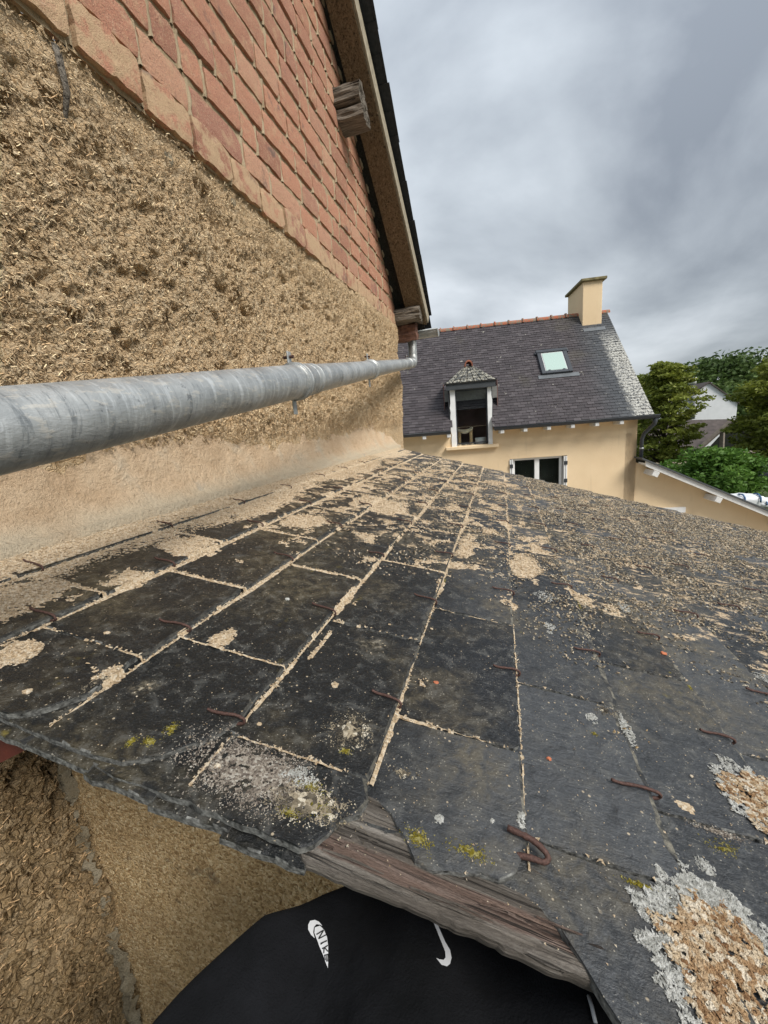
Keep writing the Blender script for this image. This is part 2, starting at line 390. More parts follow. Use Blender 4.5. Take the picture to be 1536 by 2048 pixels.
MAT['lichen_white'] = m_grit('white_lichen', [(0, (.36, .36, .33)), (.4, (.58, .58, .54)), (1, (.76, .76, .72))], 300)
MAT['lichen_orange'] = m_grit('orange_lichen', [(0, (.27, .15, .075)), (.3, (.46, .30, .165)), (.6, (.62, .49, .33)), (1, (.78, .70, .57))], 200)
MAT['lichen_yellow'] = m_grit('yellow_lichen', [(0, (.22, .18, .02)), (.5, (.36, .30, .04)), (1, (.55, .50, .22))], 400)
MAT['brick_crumb'] = simple('brick_crumb', (.42, .14, .07), .9, .3, 200)

def m_roughcast():
    m, t, b = new_mat('sandy_roughcast'); g = G(t).world()
    f = g.noise(150, 4, .75); a = g.noise(5, 4); v = g.xyz(g.voro(190, out='Color'))
    c = g.ramp(v[0], [(0, (.34, .215, .10)), (.35, (.62, .43, .225)), (.75, (.76, .56, .32)), (1, (.90, .74, .48))])
    c = g.mix(g.range(a, .4, .7, 0, .35), c, (.34, .235, .13))
    c = g.mix(g.range(g.noise(16, 4, .6), .62, .72, 0, .5), c, (.12, .09, .07))
    g.out(b, c, .95, g.bump(g.math('ADD', f, g.math('MULTIPLY', g.voro(190), -.7)), .008, 1), .15); return m
MAT['roughcast'] = m_roughcast()
MAT['grey_mortar'] = m_mortar('grey_mortar', (.33, .27, .18), (.52, .45, .33), 120, .014)

# ---------------------------------------------------------------- ground
grass, gt, gb = new_mat('ground_grass'); g = G(gt)
g.out(gb, g.ramp(g.noise(.8, 6, .6), [(.3, (.03, .05, .015)), (.6, (.07, .09, .03)), (.8, (.12, .11, .06))]), .95)
GZ = -4.4
gs = 420
ground = mesh_obj('ground', [(-gs,-gs,GZ),(gs,-gs,GZ),(gs,gs,GZ),(-gs,gs,GZ)], [(0,1,2,3)], grass); tag(ground, kind='structure')
gravel = simple('gravel', (.30, .27, .225), .95, .3, 30, .01)
yard = mesh_obj('gravel_yard', [(-6,-6,GZ+.005),(26,-6,GZ+.005),(26,17,GZ+.005),(-6,17,GZ+.005)], [(0,1,2,3)], gravel); tag(yard, kind='structure')
drive = mesh_obj('asphalt_lane', [(8,26,GZ+.006),(44,31,GZ+.006),(44,36,GZ+.006),(8,31,GZ+.006)], [(0,1,2,3)], simple('asphalt', (.06,.06,.062), .9, .2, 30)); tag(drive, kind='structure')

# ================================================================ OLD HOUSE (gable wall on the left)
WX = -1.08
old = empty('old_house', (WX, 2.5, GZ), 'old house gable of bare straw cob below red brick, filling the left', 'house')
def part(o): # children are authored in world space
    o.parent = old; o.matrix_parent_inverse = Matrix.Translation(-Vector(old.location)); return o

# --- brickwork
BZ0, CO, BL = 1.055, .1325, .2265
VC = 5.90                                     # verge line on the wall: y + z = VC
def bed():
    ys = np.arange(.1, 4.66, .02); zs = np.arange(1.06, 5.6, .02)
    Y, Z = np.meshgrid(ys, zs, indexing='ij')
    X = WX - .0115 + (fbm(Y*18, Z*18, 0, 4, 3)-.5)*.016
    P = np.stack([X, Y, Z], -1)
    keep = ((Y+Z)[:-1,:-1] < VC+.03)
    v, f = grid_mesh(P, keep)
    return mesh_obj('mortar_bed', v, f[:, ::-1], MAT['mortar'], None, True)
part(bed())
nb = 0
def brick_mesh(ly, lz, seed, clip=None, rough=1.0):
    rnd = random.Random(seed); bm = bmesh.new()
    ny, nz = 7, 4; d = .05
    def jit(a): return rnd.uniform(-a, a)*rough
    fr = {}
    for i in range(ny+1):
        for j in range(nz+1):
            ed = (i in (0, ny)) or (j in (0, nz)); cn = (i in (0, ny)) and (j in (0, nz))
            x = (-.0016 if ed else 0)+(-.004 if cn else 0)+jit(.0008)
            ii = {0: 0, 1: .035, ny-1: ny-.035*1, ny: ny}.get(i, i) if False else i
            y = (i/ny-.5)*ly + (jit(.0035) if ed else jit(.004)); z = (j/nz-.5)*lz + (jit(.0035) if ed else jit(.003))
            if cn: y *= .985; z *= .93
            fr[i, j] = bm.verts.new((x, y, z))
    for i in range(ny):
        for j in range(nz): bm.faces.new([fr[i,j], fr[i+1,j], fr[i+1,j+1], fr[i,j+1]])
    ring = [(i, 0) for i in range(ny+1)]+[(ny, j) for j in range(1, nz+1)]+[(i, nz) for i in range(ny-1, -1, -1)]+[(0, j) for j in range(nz-1, 0, -1)]
    back = [bm.verts.new((-d, fr[k].co.y*.98, fr[k].co.z*.98)) for k in ring]
    n = len(ring)
    for k in range(n): bm.faces.new([fr[ring[k]], back[k], back[(k+1)%n], fr[ring[(k+1)%n]]])
    if clip is not None:                     # clip = local y+z limit
        geom = list(bm.verts)+list(bm.edges)+list(bm.faces)
        bmesh.ops.bisect_plane(bm, geom=geom, plane_co=(0, clip, 0), plane_no=(0, 1, 1), clear_outer=True)
    me = bpy.data.meshes.new('brick'); bm.to_mesh(me); bm.free(); return me
variants = [brick_mesh(BL-.016, CO-.026, 100+i) for i in range(14)]
for me in variants: me.materials.append(MAT['brick'])
dusty = [brick_mesh(BL-.014, CO-.018, 200+i, None, 1.8) for i in range(8)]
for me in dusty: me.materials.append(MAT['brick_dusty'])
joints0 = [ .973-.2265*3, ]
rb = random.Random(5); HM = []
for k in range(0, 34):
    zc_ = BZ0 + CO*(k+.5)
    off = (.19 if k % 2 == 0 else .09) + rb.uniform(-.02, .02)
    if k == 0: off = .065
    y0 = .30 + off - BL
    while True:
        ln = BL + rb.uniform(-.006, .006)
        q_ = rb.random()
        if k > 0: ln = BL*.58 if q_ < .14 else (BL*1.45 if q_ > .84 else ln)
        yc = y0 + ln/2; y0 += ln
        if y0-ln > 4.66 or (yc-ln/2)+(zc_-CO/2) > VC: break
        if zc_ > 1.15+ (yc*1.02 + .35) + .25: continue     # above the frame
        if y0 > 4.66: ln2 = ln-(y0-4.66); yc -= (ln-ln2)/2; ln = ln2
        if ln < .05: continue
        lim = VC-yc-zc_
        special = lim < (ln+CO)/2
        if special:
            me = brick_mesh(ln-.016, CO-.026, 900+nb, lim); me.materials.append(MAT['brick'])
            if len(me.polygons) < 6: continue
        else: me = (dusty if k == 0 else variants)[rb.randrange(8 if k == 0 else 14)]
        o = bpy.data.objects.new('brick', me); col.objects.link(o); part(o)
        sag = .012*math.sin(yc*1.7+k*.4)+ rb.uniform(-.003,.003)
        o.location = (WX + rb.uniform(-.004, .005) + (.012 if k == 0 else 0), yc, zc_+sag*.6)
        o.scale = (1, 1 if special else (ln-.016)/(BL-.016), 1)
        o.rotation_euler = (rb.uniform(-.012, .012), rb.uniform(-.02, .02), rb.uniform(-.012, .012))
        nb += 1
        if not special: HM.append((yc+ln/2, zc_+sag*.6))
# mortar smears bulging from the joints
def crumbs(name, pts, sizes, mat, parentfn, nrm=Vector((1,0,0)), seed=1, flat=.5, elong=1.0, kind='stuff'):
    rg = np.random.default_rng(seed); pts = np.asarray(pts, float); n = len(pts)
    if n == 0: return None
    base = np.array([[1,0,0],[-.5,.87,0],[-.5,-.87,0],[0,0,1.],[0,0,-.6]])
    F0 = np.array([[0,1,3],[1,2,3],[2,0,3],[1,0,4],[2,1,4],[0,2,4]])
    nz = np.array(nrm); a = np.cross(nz, [0.31,.9,.2]); a /= np.linalg.norm(a); b2 = np.cross(nz, a)
    V = np.repeat(base[None], n, 0)*(1+rg.uniform(-.45,.45,(n,5,3)))
    V[:,:,0] *= elong; V[:,:,2] *= flat
    th = rg.uniform(0, 2*np.pi, n); c_, s_ = np.cos(th)[:,None], np.sin(th)[:,None]
    X = V[:,:,0]*c_-V[:,:,1]*s_; Yv = V[:,:,0]*s_+V[:,:,1]*c_; Z = V[:,:,2]
    tl = rg.uniform(-.6,.6,(n,2)); Z = Z + X*tl[:,:1]+Yv*tl[:,1:]
    W = (X[...,None]*a + Yv[...,None]*b2 + Z[...,None]*nz)*np.asarray(sizes)[:,None,None] + pts[:,None,:]
    Fa = (F0[None]+5*np.arange(n)[:,None,None]).reshape(-1,3)
    o = mesh_obj(name, W.reshape(-1,3), Fa, mat, None); tag(o, kind=kind)
    if parentfn: parentfn(o)
    return o

hv, hf = [], []
for (y_, z_) in HM:
    b0 = len(hv); n_ = 5
    for i in range(n_+1):
        t_ = (i/n_-.5)*(CO-.012); w_ = rb.uniform(.006, .012); d_ = rb.uniform(-.006, .0015)
        hv += [(WX-.03, y_-w_-.004, z_+t_), (WX+d_, y_-w_*.6, z_+t_+rb.uniform(-.002,.002)), (WX+d_+rb.uniform(-.002,.002), y_+w_*.6, z_+t_), (WX-.03, y_+w_+.004, z_+t_)]
    for i in range(n_):
        for k in range(3): a_ = b0+i*4+k; hf.append((a_, a_+1, a_+5, a_+4))
o = mesh_obj('head_joint_mortar', hv, hf, MAT['mortar_pale'], None, True); tag(o, kind='stuff'); part(o)
# --- cob face: deeply eroded straw and earth
CORNER = 4.66
def hole_list():
    out = []
    for u, v, r, d, st in ((418, 425, .050, .085, 2.4), (430, 452, .05, .05, 1.2), (515, 533, .022, .05, 1.2), (487, 628, .04, .05, .6), (668, 640, .035, .05, 1.2), (262, 300, .04, .055, .8),
                           (15, 305, .035, .06, .6), (5, 190, .05, .06, .8), (345, 330, .03, .04, .8), (430, 740, .03, .03, .7), (90, 205, .03,.04,.7), (130,640,.03,.04,.7), (330,640,.03,.03,1),(720,690,.02,.03,2.5),(738,640,.03,.05,3)):
        p = atx(u, v, WX-.01); out.append((p.y, p.z, r, d, st))
    return out
HOLES = hole_list()
def cob_x(Y, Z, s=0):
    # anisotropic mud-and-straw relief running down to the right
    a = R(-38); U = Y*math.cos(a)-Z*math.sin(a); V = Y*math.sin(a)+Z*math.cos(a)
    wob = (fbm(Y*5, Z*5, 1.3, 3, 5)-.5)
    big = (fbm(Y*2.6, Z*2.6, 0, 3, s)-.5)*.060 + (fbm(Y*7, Z*7, 7, 3, s+50)-.5)*.040
    mid = (1-np.abs(2*fbm(U*10+wob, V*17, .5, 4, s+3)-1))*.030
    fin = (1-np.abs(2*fbm(U*30+wob*3, V*62+wob*4, .5, 3, s+7)-1))*.024
    pit = -.030*sstep(.62, .80, fbm(Y*15, Z*15, 3.1, 3, s+11))
    return big+mid+fin+pit-.040
def cob(name, ys, zs, mat, low=False):
    Y, Z = np.meshgrid(ys, zs, indexing='ij')
    D = cob_x(Y, Z, 20 if low else 0)
    if not low:
        for hy, hz, r, d, st in HOLES:
            q = np.sqrt(((Y-hy)/r)**2+((Z-hz)/(r*st))**2); D = D - d*(1-sstep(.35, 1.1, q+(fbm(Y*30,Z*30,2,2,9)-.5)*.5))
        top = sstep(.87, 1.04, Z+(fbm(Y*9, Z*9, 0, 3, 31)-.5)*.14)
        D = D*(1-.45*top) - .060*top*(.35+.65*sstep(3.2, 1.0, Y))+.016*top
        foot = sstep(.14, -.02, Z+(fbm(Y*4, Z*4, 5, 3, 8)-.5)*.12)
        D = D*(1-.75*foot) - .010*foot
        D = np.where(Y > CORNER-.05, D-.35*np.clip(Y-(CORNER-.05), 0, 1)**1.0*1.2, D)
    else:
        D = D*1.5 + .02
    P = np.stack([WX+.012+D, Y + (fbm(Y*8, Z*8, 9, 2, 40)-.5)*.02, Z], -1)
    v, f = grid_mesh(P); o = mesh_obj(name, v, f, mat, None, True); return part(o)
ys = [.12]
while ys[-1] < 4.665: ys.append(ys[-1] + (.0048 if ys[-1] < 1.6 else .0048+.0028*(ys[-1]-1.6)))
cob('cob_face', np.array(ys), np.arange(-.36, 1.075, .0055), MAT['cob'])
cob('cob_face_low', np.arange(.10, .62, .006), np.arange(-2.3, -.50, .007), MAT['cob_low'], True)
# the corner's other side, running away from the view
ys = np.arange(0, 1.8, .05); zs = np.arange(GZ, 1.3, .05); A, Z = np.meshgrid(ys, zs, indexing='ij')
P = np.stack([WX-.035-A, CORNER+.0+(fbm(A*4, Z*4, 0, 3, 77)-.5)*.03+0*A, Z], -1); v, f = grid_mesh(P)
part(mesh_obj('side_wall', v, f[:, ::-1], MAT['cob'], None, True))
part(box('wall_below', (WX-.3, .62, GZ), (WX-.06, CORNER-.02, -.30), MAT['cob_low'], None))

# loose straws caught in the face
def straws(name, n, mat, ylo, yhi, zlo, zhi, seed, low=False, lmul=1.0):
    rg = np.random.default_rng(seed)
    y = ylo+(yhi-ylo)*rg.random(n)**(1.5 if not low else 1); z = rg.uniform(zlo, zhi, n)
    if not low: k = z < 1.03; y, z = y[k], z[k]; n = len(y)
    d = cob_x(y, z, 20 if low else 0)*(1.5 if low else 1) + (.02 if low else 0)
    ln = rg.uniform(.004, .020, n)*rg.uniform(.5, 1.3, n)*lmul; ang = rg.normal(-.6, 1.0, n); w = rg.uniform(.0004, .0011, n)*lmul
    cy, cz = np.cos(ang), np.sin(ang); out = rg.uniform(-.001, .0035, n)
    V = []
    for k, s_ in ((0, -1), (1, 0), (2, 1)):
        px = WX+.012+d+.0015+np.where(s_ == 0, .0012, 0)+out*(1 if s_ == 1 else .3); py = y+cy*ln*.5*s_; pz = z+cz*ln*.5*s_ + (ln*rg.uniform(-.12, .12, n) if s_ == 0 else 0)
        V += [np.stack([px, py-cz*w, pz+cy*w], -1), np.stack([px+.0012, py+cz*w, pz-cy*w], -1)]
    V = np.stack(V, 1).reshape(-1, 3); i = 6*np.arange(n)[:, None]
    Fa = np.concatenate([i+np.array([[0,2,3,1]]), i+np.array([[2,4,5,3]])])
    o = mesh_obj(name, V, Fa, mat, None); tag(o, kind='stuff'); return part(o)
straws('straw', 12000, MAT['straw'], .25, 4.6, .02, 1.03, 1)
straws('straw_dark', 12000, MAT['straw_dark'], .25, 4.6, .02, 1.03, 2)
straws('straw_low', 3500, MAT['straw_dark'], .12, .6, -2.2, -.55, 3, True, .9)
rg = np.random.default_rng(11); n = 46000
yy = .3+4.2*rg.random(n)**1.4; zz = rg.uniform(.0, 1.02, n)
crumbs('earth_crumbs', np.stack([WX+.014+cob_x(yy, zz), yy, zz], -1), rg.uniform(.0014, .0062, n)*rg.uniform(.6,1.2,n), MAT['cob'], part, seed=4, flat=.35, elong=2.1)
yy = rg.uniform(.12, .6, 6000); zz = rg.uniform(-2.2, -.52, 6000)
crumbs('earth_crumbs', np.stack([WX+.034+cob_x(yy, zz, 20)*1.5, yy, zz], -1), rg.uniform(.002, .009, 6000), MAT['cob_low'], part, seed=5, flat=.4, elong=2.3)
# a grey splinter of wood standing in the mud at top left
p0, p1 = atx(105, 95, WX+.01), atx(133, 290, WX+.01)
part(tube('wood_splinter', [p0+Vector((.012,0,0)), p0.lerp(p1, .45)+Vector((.022,.004,0)), p1+Vector((-.01,0,0))], [.012, .009, .003], MAT['purlin'], None, 7, flat=.5))
# stones
for u, v, r in ((340, 318, .022), (330, 385, .012), (560, 655, .012), (655, 830, .02), (45, 545, .02), (470, 405, .016)):
    p = atx(u, v, WX); bm = bmesh.new(); bmesh.ops.create_icosphere(bm, subdivisions=2, radius=r)
    for q in bm.verts: q.co = Vector((q.co.x*.6-.008, q.co.y*.9, q.co.z*1.2))*random.uniform(.85, 1.1)+p
    part(bm_obj('stone', bm, MAT['grey_mortar'], None, True))

# --- roof of the old house: deck, barge rafter, verge slates, purlin ends
def rp(x, y, c): return Vector((x, y, c-y))      # on the plane y + z = c
S2 = math.sqrt(.5)
def slab(name, pts, c0, c1, mat):   # pts (x,y) outline on plane c0, thickened to c1 along the normal
    bm = bmesh.new(); k = len(pts)
    d = (c1-c0)/2
    a = [bm.verts.new((x, y, c0-y)) for x, y in pts]; b_ = [bm.verts.new((x, y+d, c0-y+d)) for x, y in pts]
    bm.faces.new(a[::-1]); bm.faces.new(b_)
    for i in range(k): bm.faces.new([a[i], a[(i+1)%k], b_[(i+1)%k], b_[i]])
    bmesh.ops.recalc_face_normals(bm, faces=bm.faces)
    return part(bm_obj(name, bm, mat, None))
slab('roof_deck', [(-3.2, .9), (-.93, .9), (-.82, 5.0), (-3.2, 5.0)], 6.06, 6.10, MAT['dark_wood'])
slab('rafter', [(-1.10, 1.6), (-1.05, 3.0), (-.955, 4.72), (-.765, 4.78), (-.885, 3.0), (-.92, 1.6)], 5.86, 6.05, MAT['rafter'])
slab('edge_batten', [(-.925, 1.6), (-.883, 3.0), (-.763, 4.78), (-.748, 4.78), (-.868, 3.0), (-.91, 1.6)], 5.88, 6.055, simple('pale_batten', (.30, .26, .19), .85, .3, 30))
# pointing along the wall head
for i in range(16):
    y_ = 2.6+i*.125; p = Vector((WX+.012, y_, VC-y_-.012)); bm = bmesh.new(); bmesh.ops.create_icosphere(bm, subdivisions=2, radius=.03)
    for q in bm.verts: q.co = Vector((q.co.x*.4, (q.co.y*1.0-q.co.z*.5)*1.3, q.co.z*.7-q.co.y*.5))*random.uniform(.65, 1.1)+p
    part(bm_obj('verge_mortar', bm, MAT['grey_mortar'], None, True))
mblack = simple('black_slate', (.022, .024, .027), .8, .4, 40, .003)
ex = .155*S2
for i in range(34):
    y1 = 5.02-i*ex; sk = -.735 - .028*(5.0-y1)
    w = .30; o_ = (.012 if i % 2 else -.014)+random.uniform(-.006, .006)
    bm = bmesh.new(); ln = .36*S2
    def pt(x, y, w_): return Vector((x, y, 6.10-y))+Vector((0, S2, S2))*w_
    lo, hi = .004+random.uniform(0,.003), -.004
    q = [(sk-w+o_, y1, .014), (sk+o_, y1+random.uniform(-.006,.006), .014), (sk+o_+random.uniform(-.004,.004), y1-ln, 0), (sk-w+o_, y1-ln, 0)]
    a = [bm.verts.new(pt(x, y, w_+.006)) for x, y, w_ in q]; b_ = [bm.verts.new(pt(x, y, w_)) for x, y, w_ in q]
    bm.faces.new(a); bm.faces.new(b_[::-1])
    for j in range(4): bm.faces.new([b_[j], b_[(j+1)%4], a[(j+1)%4], a[j]])
    bmesh.ops.recalc_face_normals(bm, faces=bm.faces)
    part(bm_obj('verge_slate', bm, mblack, None))
slab('roof_covering', [(-3.2, .9), (-1.13, .9), (-1.02, 5.0), (-3.2, 5.0)], 6.11, 6.15, mblack)
def rough_log(name, lo, hi, mat, seed, amp=.012, groove=.0, M=None):
    rnd = random.Random(seed); bm = bmesh.new(); nx, na = 14, 20
    rings = []
    for i in range(nx+1):
        x = lo[0]+(hi[0]-lo[0])*i/nx; rg_ = []
        for k in range(na):
            a = 2*math.pi*k/na; cy, cz = math.cos(a), math.sin(a)
            m_ = 1/max(abs(cy), abs(cz)); m_ = m_*.9+.1
            yy_ = (lo[1]+hi[1])/2+cy*m_*(hi[1]-lo[1])/2; z_ = (lo[2]+hi[2])/2+cz*m_*(hi[2]-lo[2])/2
            nn = float(vnoise(x*9, k*.9, 0, seed)-.5)*2*amp + (groove*math.sin(k*2.6+x*3))
            v_ = Vector((x+(rnd.uniform(-.01,.01) if i == nx else 0), yy_+cy*nn, z_+cz*nn))
            rg_.append(bm.verts.new(M @ v_ if M else v_))
        rings.append(rg_)
    for a_, b_ in zip(rings, rings[1:]):
        for k in range(na): bm.faces.new([a_[k], a_[(k+1)%na], b_[(k+1)%na], b_[k]])
    c = sum((v_.co for v_ in rings[-1]), Vector())/na + Vector((.004,0,0)); cvt = bm.verts.new(c)
    mid = [bm.verts.new(v_.co.lerp(c, .5)+Vector((rnd.uniform(-.008,.006),0,0))) for v_ in rings[-1]]
    for k in range(na): bm.faces.new([rings[-1][k], rings[-1][(k+1)%na], mid[(k+1)%na], mid[k]]); bm.faces.new([mid[k], mid[(k+1)%na], cvt])
    bmesh.ops.recalc_face_normals(bm, faces=bm.faces)
    return part(bm_obj(name, bm, mat, None, False))
tag(rough_log('purlin_end', (WX-.15, 3.22, 2.16), (-.885, 3.40, 2.25), MAT['purlin'], 3, .012), 'weathered square purlin end halfway up the verge')
rough_log('purlin_end', (WX-.15, 3.20, 2.26), (-.89, 3.36, 2.37), MAT['purlin'], 4, .014)
tag(rough_log('wall_plate', (WX-.15, 4.56, 1.10), (-.80, 4.84, 1.24), MAT['purlin'], 8, .012, .006), 'split grey wall plate sticking out at the eave')
rough_log('corbel', (WX-.1, 4.66, .93), (-.87, 4.80, 1.10), simple('rusty_wood', (.13, .065, .045), .85, .4, 30, .004), 9, .014)

# --- gutter end and zinc drain pipe
def gutter():
    bm = bmesh.new(); r, t_ = .072, .004; yc, zc2 = 4.97, 1.055
    for rr in (r, r-t_):
        pass
    def arc(x, rr): return [bm.verts.new((x, yc+rr*math.cos(math.pi*(1+k/12)), zc2+rr*math.sin(math.pi*(1+k/12)))) for k in range(13)]
    a0, a1, b0, b1 = arc(-3.2, r), arc(-.665, r), arc(-3.2, r-t_), arc(-.665, r-t_)
    for k in range(12):
        bm.faces.new([a0[k], a0[k+1], a1[k+1], a1[k]]); bm.faces.new([b0[k], b1[k], b1[k+1], b0[k+1]]); 
    cap = arc(-.664, r+.004); bm.faces.new(cap)
    cap2 = arc(-.672, r+.004); bm.faces.new(cap2[::-1])
    for k in range(12): bm.faces.new([cap[k], cap[k+1], cap2[k+1], cap2[k]])
    o = bm_obj('gutter', bm, MAT['zinc'], None, False); part(o)
    part(tube('gutter_bead', [(-3.2, yc-r, zc2), (-.664, yc-r, zc2)], .008, MAT['zinc'], None, 8))
    part(tube('gutter_lip', [(-3.2, yc+r, zc2), (-.664, yc+r, zc2)], .008, MAT['zinc'], None, 8))
gutter()
PIPE = empty('drain_pipe', (-.6, 1.2, .1), 'long grey zinc drain pipe running along the cob wall above the slates', 'pipe')
def pp(o): o.parent = PIPE; o.matrix_parent_inverse = Matrix.Translation(-Vector(PIPE.location)); return o
PA, PB, PC = Vector((-.565, -.12, -.035)), Vector((-.582, .36, .035)), Vector((-.97, 4.86, .71))
PM = Vector((-.612, 1.19, .163))
pts = []
ctrl = [PA, PB, PM, Vector((-.78, 2.8, .405)), PC]
for i in range(len(ctrl)-1):
    for k in range(12): pts.append(ctrl[i].lerp(ctrl[i+1], k/12))
pts.append(PC)
for _ in range(4): pts = [pts[0]]+[(pts[i-1]+pts[i]*2+pts[i+1])/4 for i in range(1, len(pts)-1)]+[pts[-1]]
def ipt(y):
    for a, b_ in zip(pts, pts[1:]):
        if a.y <= y <= b_.y: return a.lerp(b_, (y-a.y)/(b_.y-a.y)), (b_-a).normalized()
# sections joined by slightly wider sleeves
cuts = [-.12, 1.30, 4.86]
pa = [p for p in pts if p.y < 1.30]+[ipt(1.30)[0]]; pb = [ipt(1.22)[0]]+[p for p in pts if p.y > 1.22]
pp(tube('pipe_section', pa, .0505, MAT['zinc'], None, 40)); pp(tube('pipe_section', pb, .0490, MAT['zinc'], None, 40))
def ring(y, w, r, name, sec=3):
    c, t_ = ipt(y); return pp(tube(name, [c-t_*w/2, c-t_*w/4, c+t_*w/4, c+t_*w/2], [r-.002, r, r, r-.002], MAT['zinc'], None, 40))
ring(1.305, .022, .0525, 'sleeve_rim'); ring(1.345, .006, .052, 'sleeve_rim')
for yb in (1.20, 2.42, 4.45):
    ring(yb, .030, .0565, 'bracket'); ring(yb-.012, .004, .0580, 'bracket_lip'); ring(yb+.012, .004, .0580, 'bracket_lip')
    c, t_ = ipt(yb)
    for s_, ln in ((1, .040), (-1, .050)):
        M = Matrix.Translation(c-Vector((.012, 0, 0)))
        bx = box_bm((-.0025, -.012, .050 if s_ > 0 else -.050-ln), (.0025, .012, .052+ln if s_ > 0 else -.050), None, M, .002)
        pp(bm_obj('bracket_tab', bx, MAT['zinc'], None))
        if s_ > 0: pp(tube('bolt', [c+Vector((-.03, 0, .075)), c+Vector((.004, 0, .075))], .005, MAT['rust'], None, 6, False))
    pp(tube('bracket_rod', [c-Vector((.048, 0, 0)), (WX-.03, c.y, c.z)], .005, MAT['rust'], None, 6))
c, t_ = ipt(4.85); el = []
for k in range(9):
    a = k/8*math.pi/2; el.append(PC + t_*(.10*math.sin(a)) + Vector((0, 0, 1))*(.10*(1-math.cos(a))))
el.append(el[-1]+Vector((0, .0, .19)))
pp(tube('elbow', el, [.052]*10, MAT['zinc'], None, 32)); ring(4.80, .03, .0545, 'sleeve_rim')
pp(tube('outlet', [el[-1]-Vector((0,0,.06)), el[-1]+Vector((0,0,.05))], [.048, .06], MAT['zinc'], None, 24))

# ================================================================ LEAN-TO with the slate roof
SL = R(13.4)
lean = empty('lean_to', (0, 0, 0), 'low lean-to roofed with old hooked slates dusted with beige earth', 'outbuilding')
nrm = Vector((math.sin(SL), 0, math.cos(SL)))
RM = Matrix.Translation(-nrm*H) @ Matrix.Rotation(SL, 4, 'Y')
lean.matrix_world = RM
def lp(o): o.parent = lean; return o                      # authored in roof coordinates
RMi = RM.inverted()
def lw(o): o.parent = lean; o.matrix_parent_inverse = RMi; return o   # authored in world coordinates
def on_roof(u, v, w=0.0):
    p = hitp(u, v, nrm, -H+w); return RMi @ p
tails = [H*q for q in (-1.95, -1.52, -1.045, -.575, -.14, .28, .665, 1.04, 1.41, 1.80, 2.2, 2.6, 3.0, 3.4, 3.8, 4.2, 4.6, 5.0)]
fixed = {0: (.50, .84), 1: (.53, .87, 1.21), 2: (.42, .68, 1.04), 3: (.495, .86, 1.20), 4: (.362, .67, 1.03, 1.41), 5: (.481, .83, 1.163, 1.512),
         6: (.372, .645, .99, 1.40), 7: (.47, .79, 1.13), 8: (.36, .63, .94, 1.28)}
WID = .345
joints = {}
for k in range(len(tails)):
    f = list(fixed.get(k, (.45 if k % 2 else .62,)))
    while f[-1] < 4.2: f.append(f[-1]+WID*random.uniform(.94, 1.05))
    joints[k] = f
def yfar(e_): return 3.93 - (e_/H+2.2)*.165
TH, SLOPE = .0072, .0082/.175
def course(e_):
    return np.searchsorted(np.array(tails), e_)
def top_w(e_, k=None):
    k = np.clip(course(e_), 0, len(tails)-1); return SLOPE*(e_-np.array(tails)[k])
def slate(poly, tail, seed, near=True, name='slate', lift=0.0, mat=None, th=None):
    th = th or (TH if near != 2 else TH+.0022)
    rnd = random.Random(seed); pts2 = []
    n = len(poly); worn = rnd.choice([0, .004, .007, .011]); tl = rnd.uniform(-.0004, .0005) if name == 'slate' else 0; tl2 = rnd.uniform(-.005, .005)
    cy = sum(p[1] for p in poly)/n
    for i in range(n):
        a, b_ = Vector(poly[i]), Vector(poly[(i+1)%n]); d = (b_-a).length
        step = .014 if near == 2 else (.05 if near else .2)
        m_ = max(1, int(d/step)); nn = Vector((-(b_-a).y, (b_-a).x)).normalized()
        for j in range(m_):
            q = a.lerp(b_, j/m_); jit_ = (.0016 if near else .001) if j else .0022
            q = q + nn*rnd.uniform(-jit_, jit_) ; pts2.append(q)
    bm = bmesh.new()
    def w(q): return lift + SLOPE*(q.x-tail) + tl + tl2*(q.y-cy)
    a = [bm.verts.new((q.x, q.y, w(q))) for q in pts2]
    cen = Vector((sum(p.x for p in pts2)/len(pts2), sum(p.y for p in pts2)/len(pts2)))
    ch = [bm.verts.new((q.x+(q.x-cen.x)*.0, q.y, w(q)-th)) for q in pts2]
    ins = []
    for q in pts2:      # chipped lower arris
        d = (cen-q).normalized(); wr = near and worn and q.x > tail-.012 and mat is None
        qq = q+d*rnd.uniform(.0004, .0028) if not wr else Vector((q.x-rnd.uniform(.35, 1)*worn, q.y+d.y*.003)); ins.append(bm.verts.new((qq.x, qq.y, w(qq)+.0002)))
        
    k = len(pts2)
    for v_, q in zip(a, pts2): v_.co.z -= rnd.uniform(.0008, .0024)
    bm.faces.new(ins)
    for i in range(k):
        j = (i+1)%k
        f_ = bm.faces.new([a[i], a[j], ins[j], ins[i]]); f_.material_index = (2 if (worn and pts2[i].x > tail-.012 and pts2[j].x > tail-.012) else (1 if rnd.random() < .12 else 0)); bm.faces.new([ch[i], ch[j], a[j], a[i]]).material_index = 1
    bm.faces.new(ch[::-1])
    bmesh.ops.triangulate(bm, faces=[f for f in bm.faces if len(f.verts) > 4])
    bmesh.ops.recalc_face_normals(bm, faces=bm.faces)
    lim = None
    for v_ in bm.verts:
        if v_.co.y > yfar(v_.co.x): lim = True
    if lim:
        geom = list(bm.verts)+list(bm.edges)+list(bm.faces)
        bmesh.ops.bisect_plane(bm, geom=geom, plane_co=(0, yfar(0)+rnd.uniform(-.012,.006), 0), plane_no=(.165/H, 1, 0), clear_outer=True)
        if len(bm.faces) < 4: bm.free(); return None
    me = bpy.data.meshes.new(name); bm.to_mesh(me); bm.free(); me.materials.append(mat or MAT['slate']); me.materials.append(MAT['slate_side']); me.materials.append(MAT['slate_worn'])
    return lp(link(bpy.data.objects.new(name, me)))
def hs(l): return [(a*H, b*H) for a, b in l]
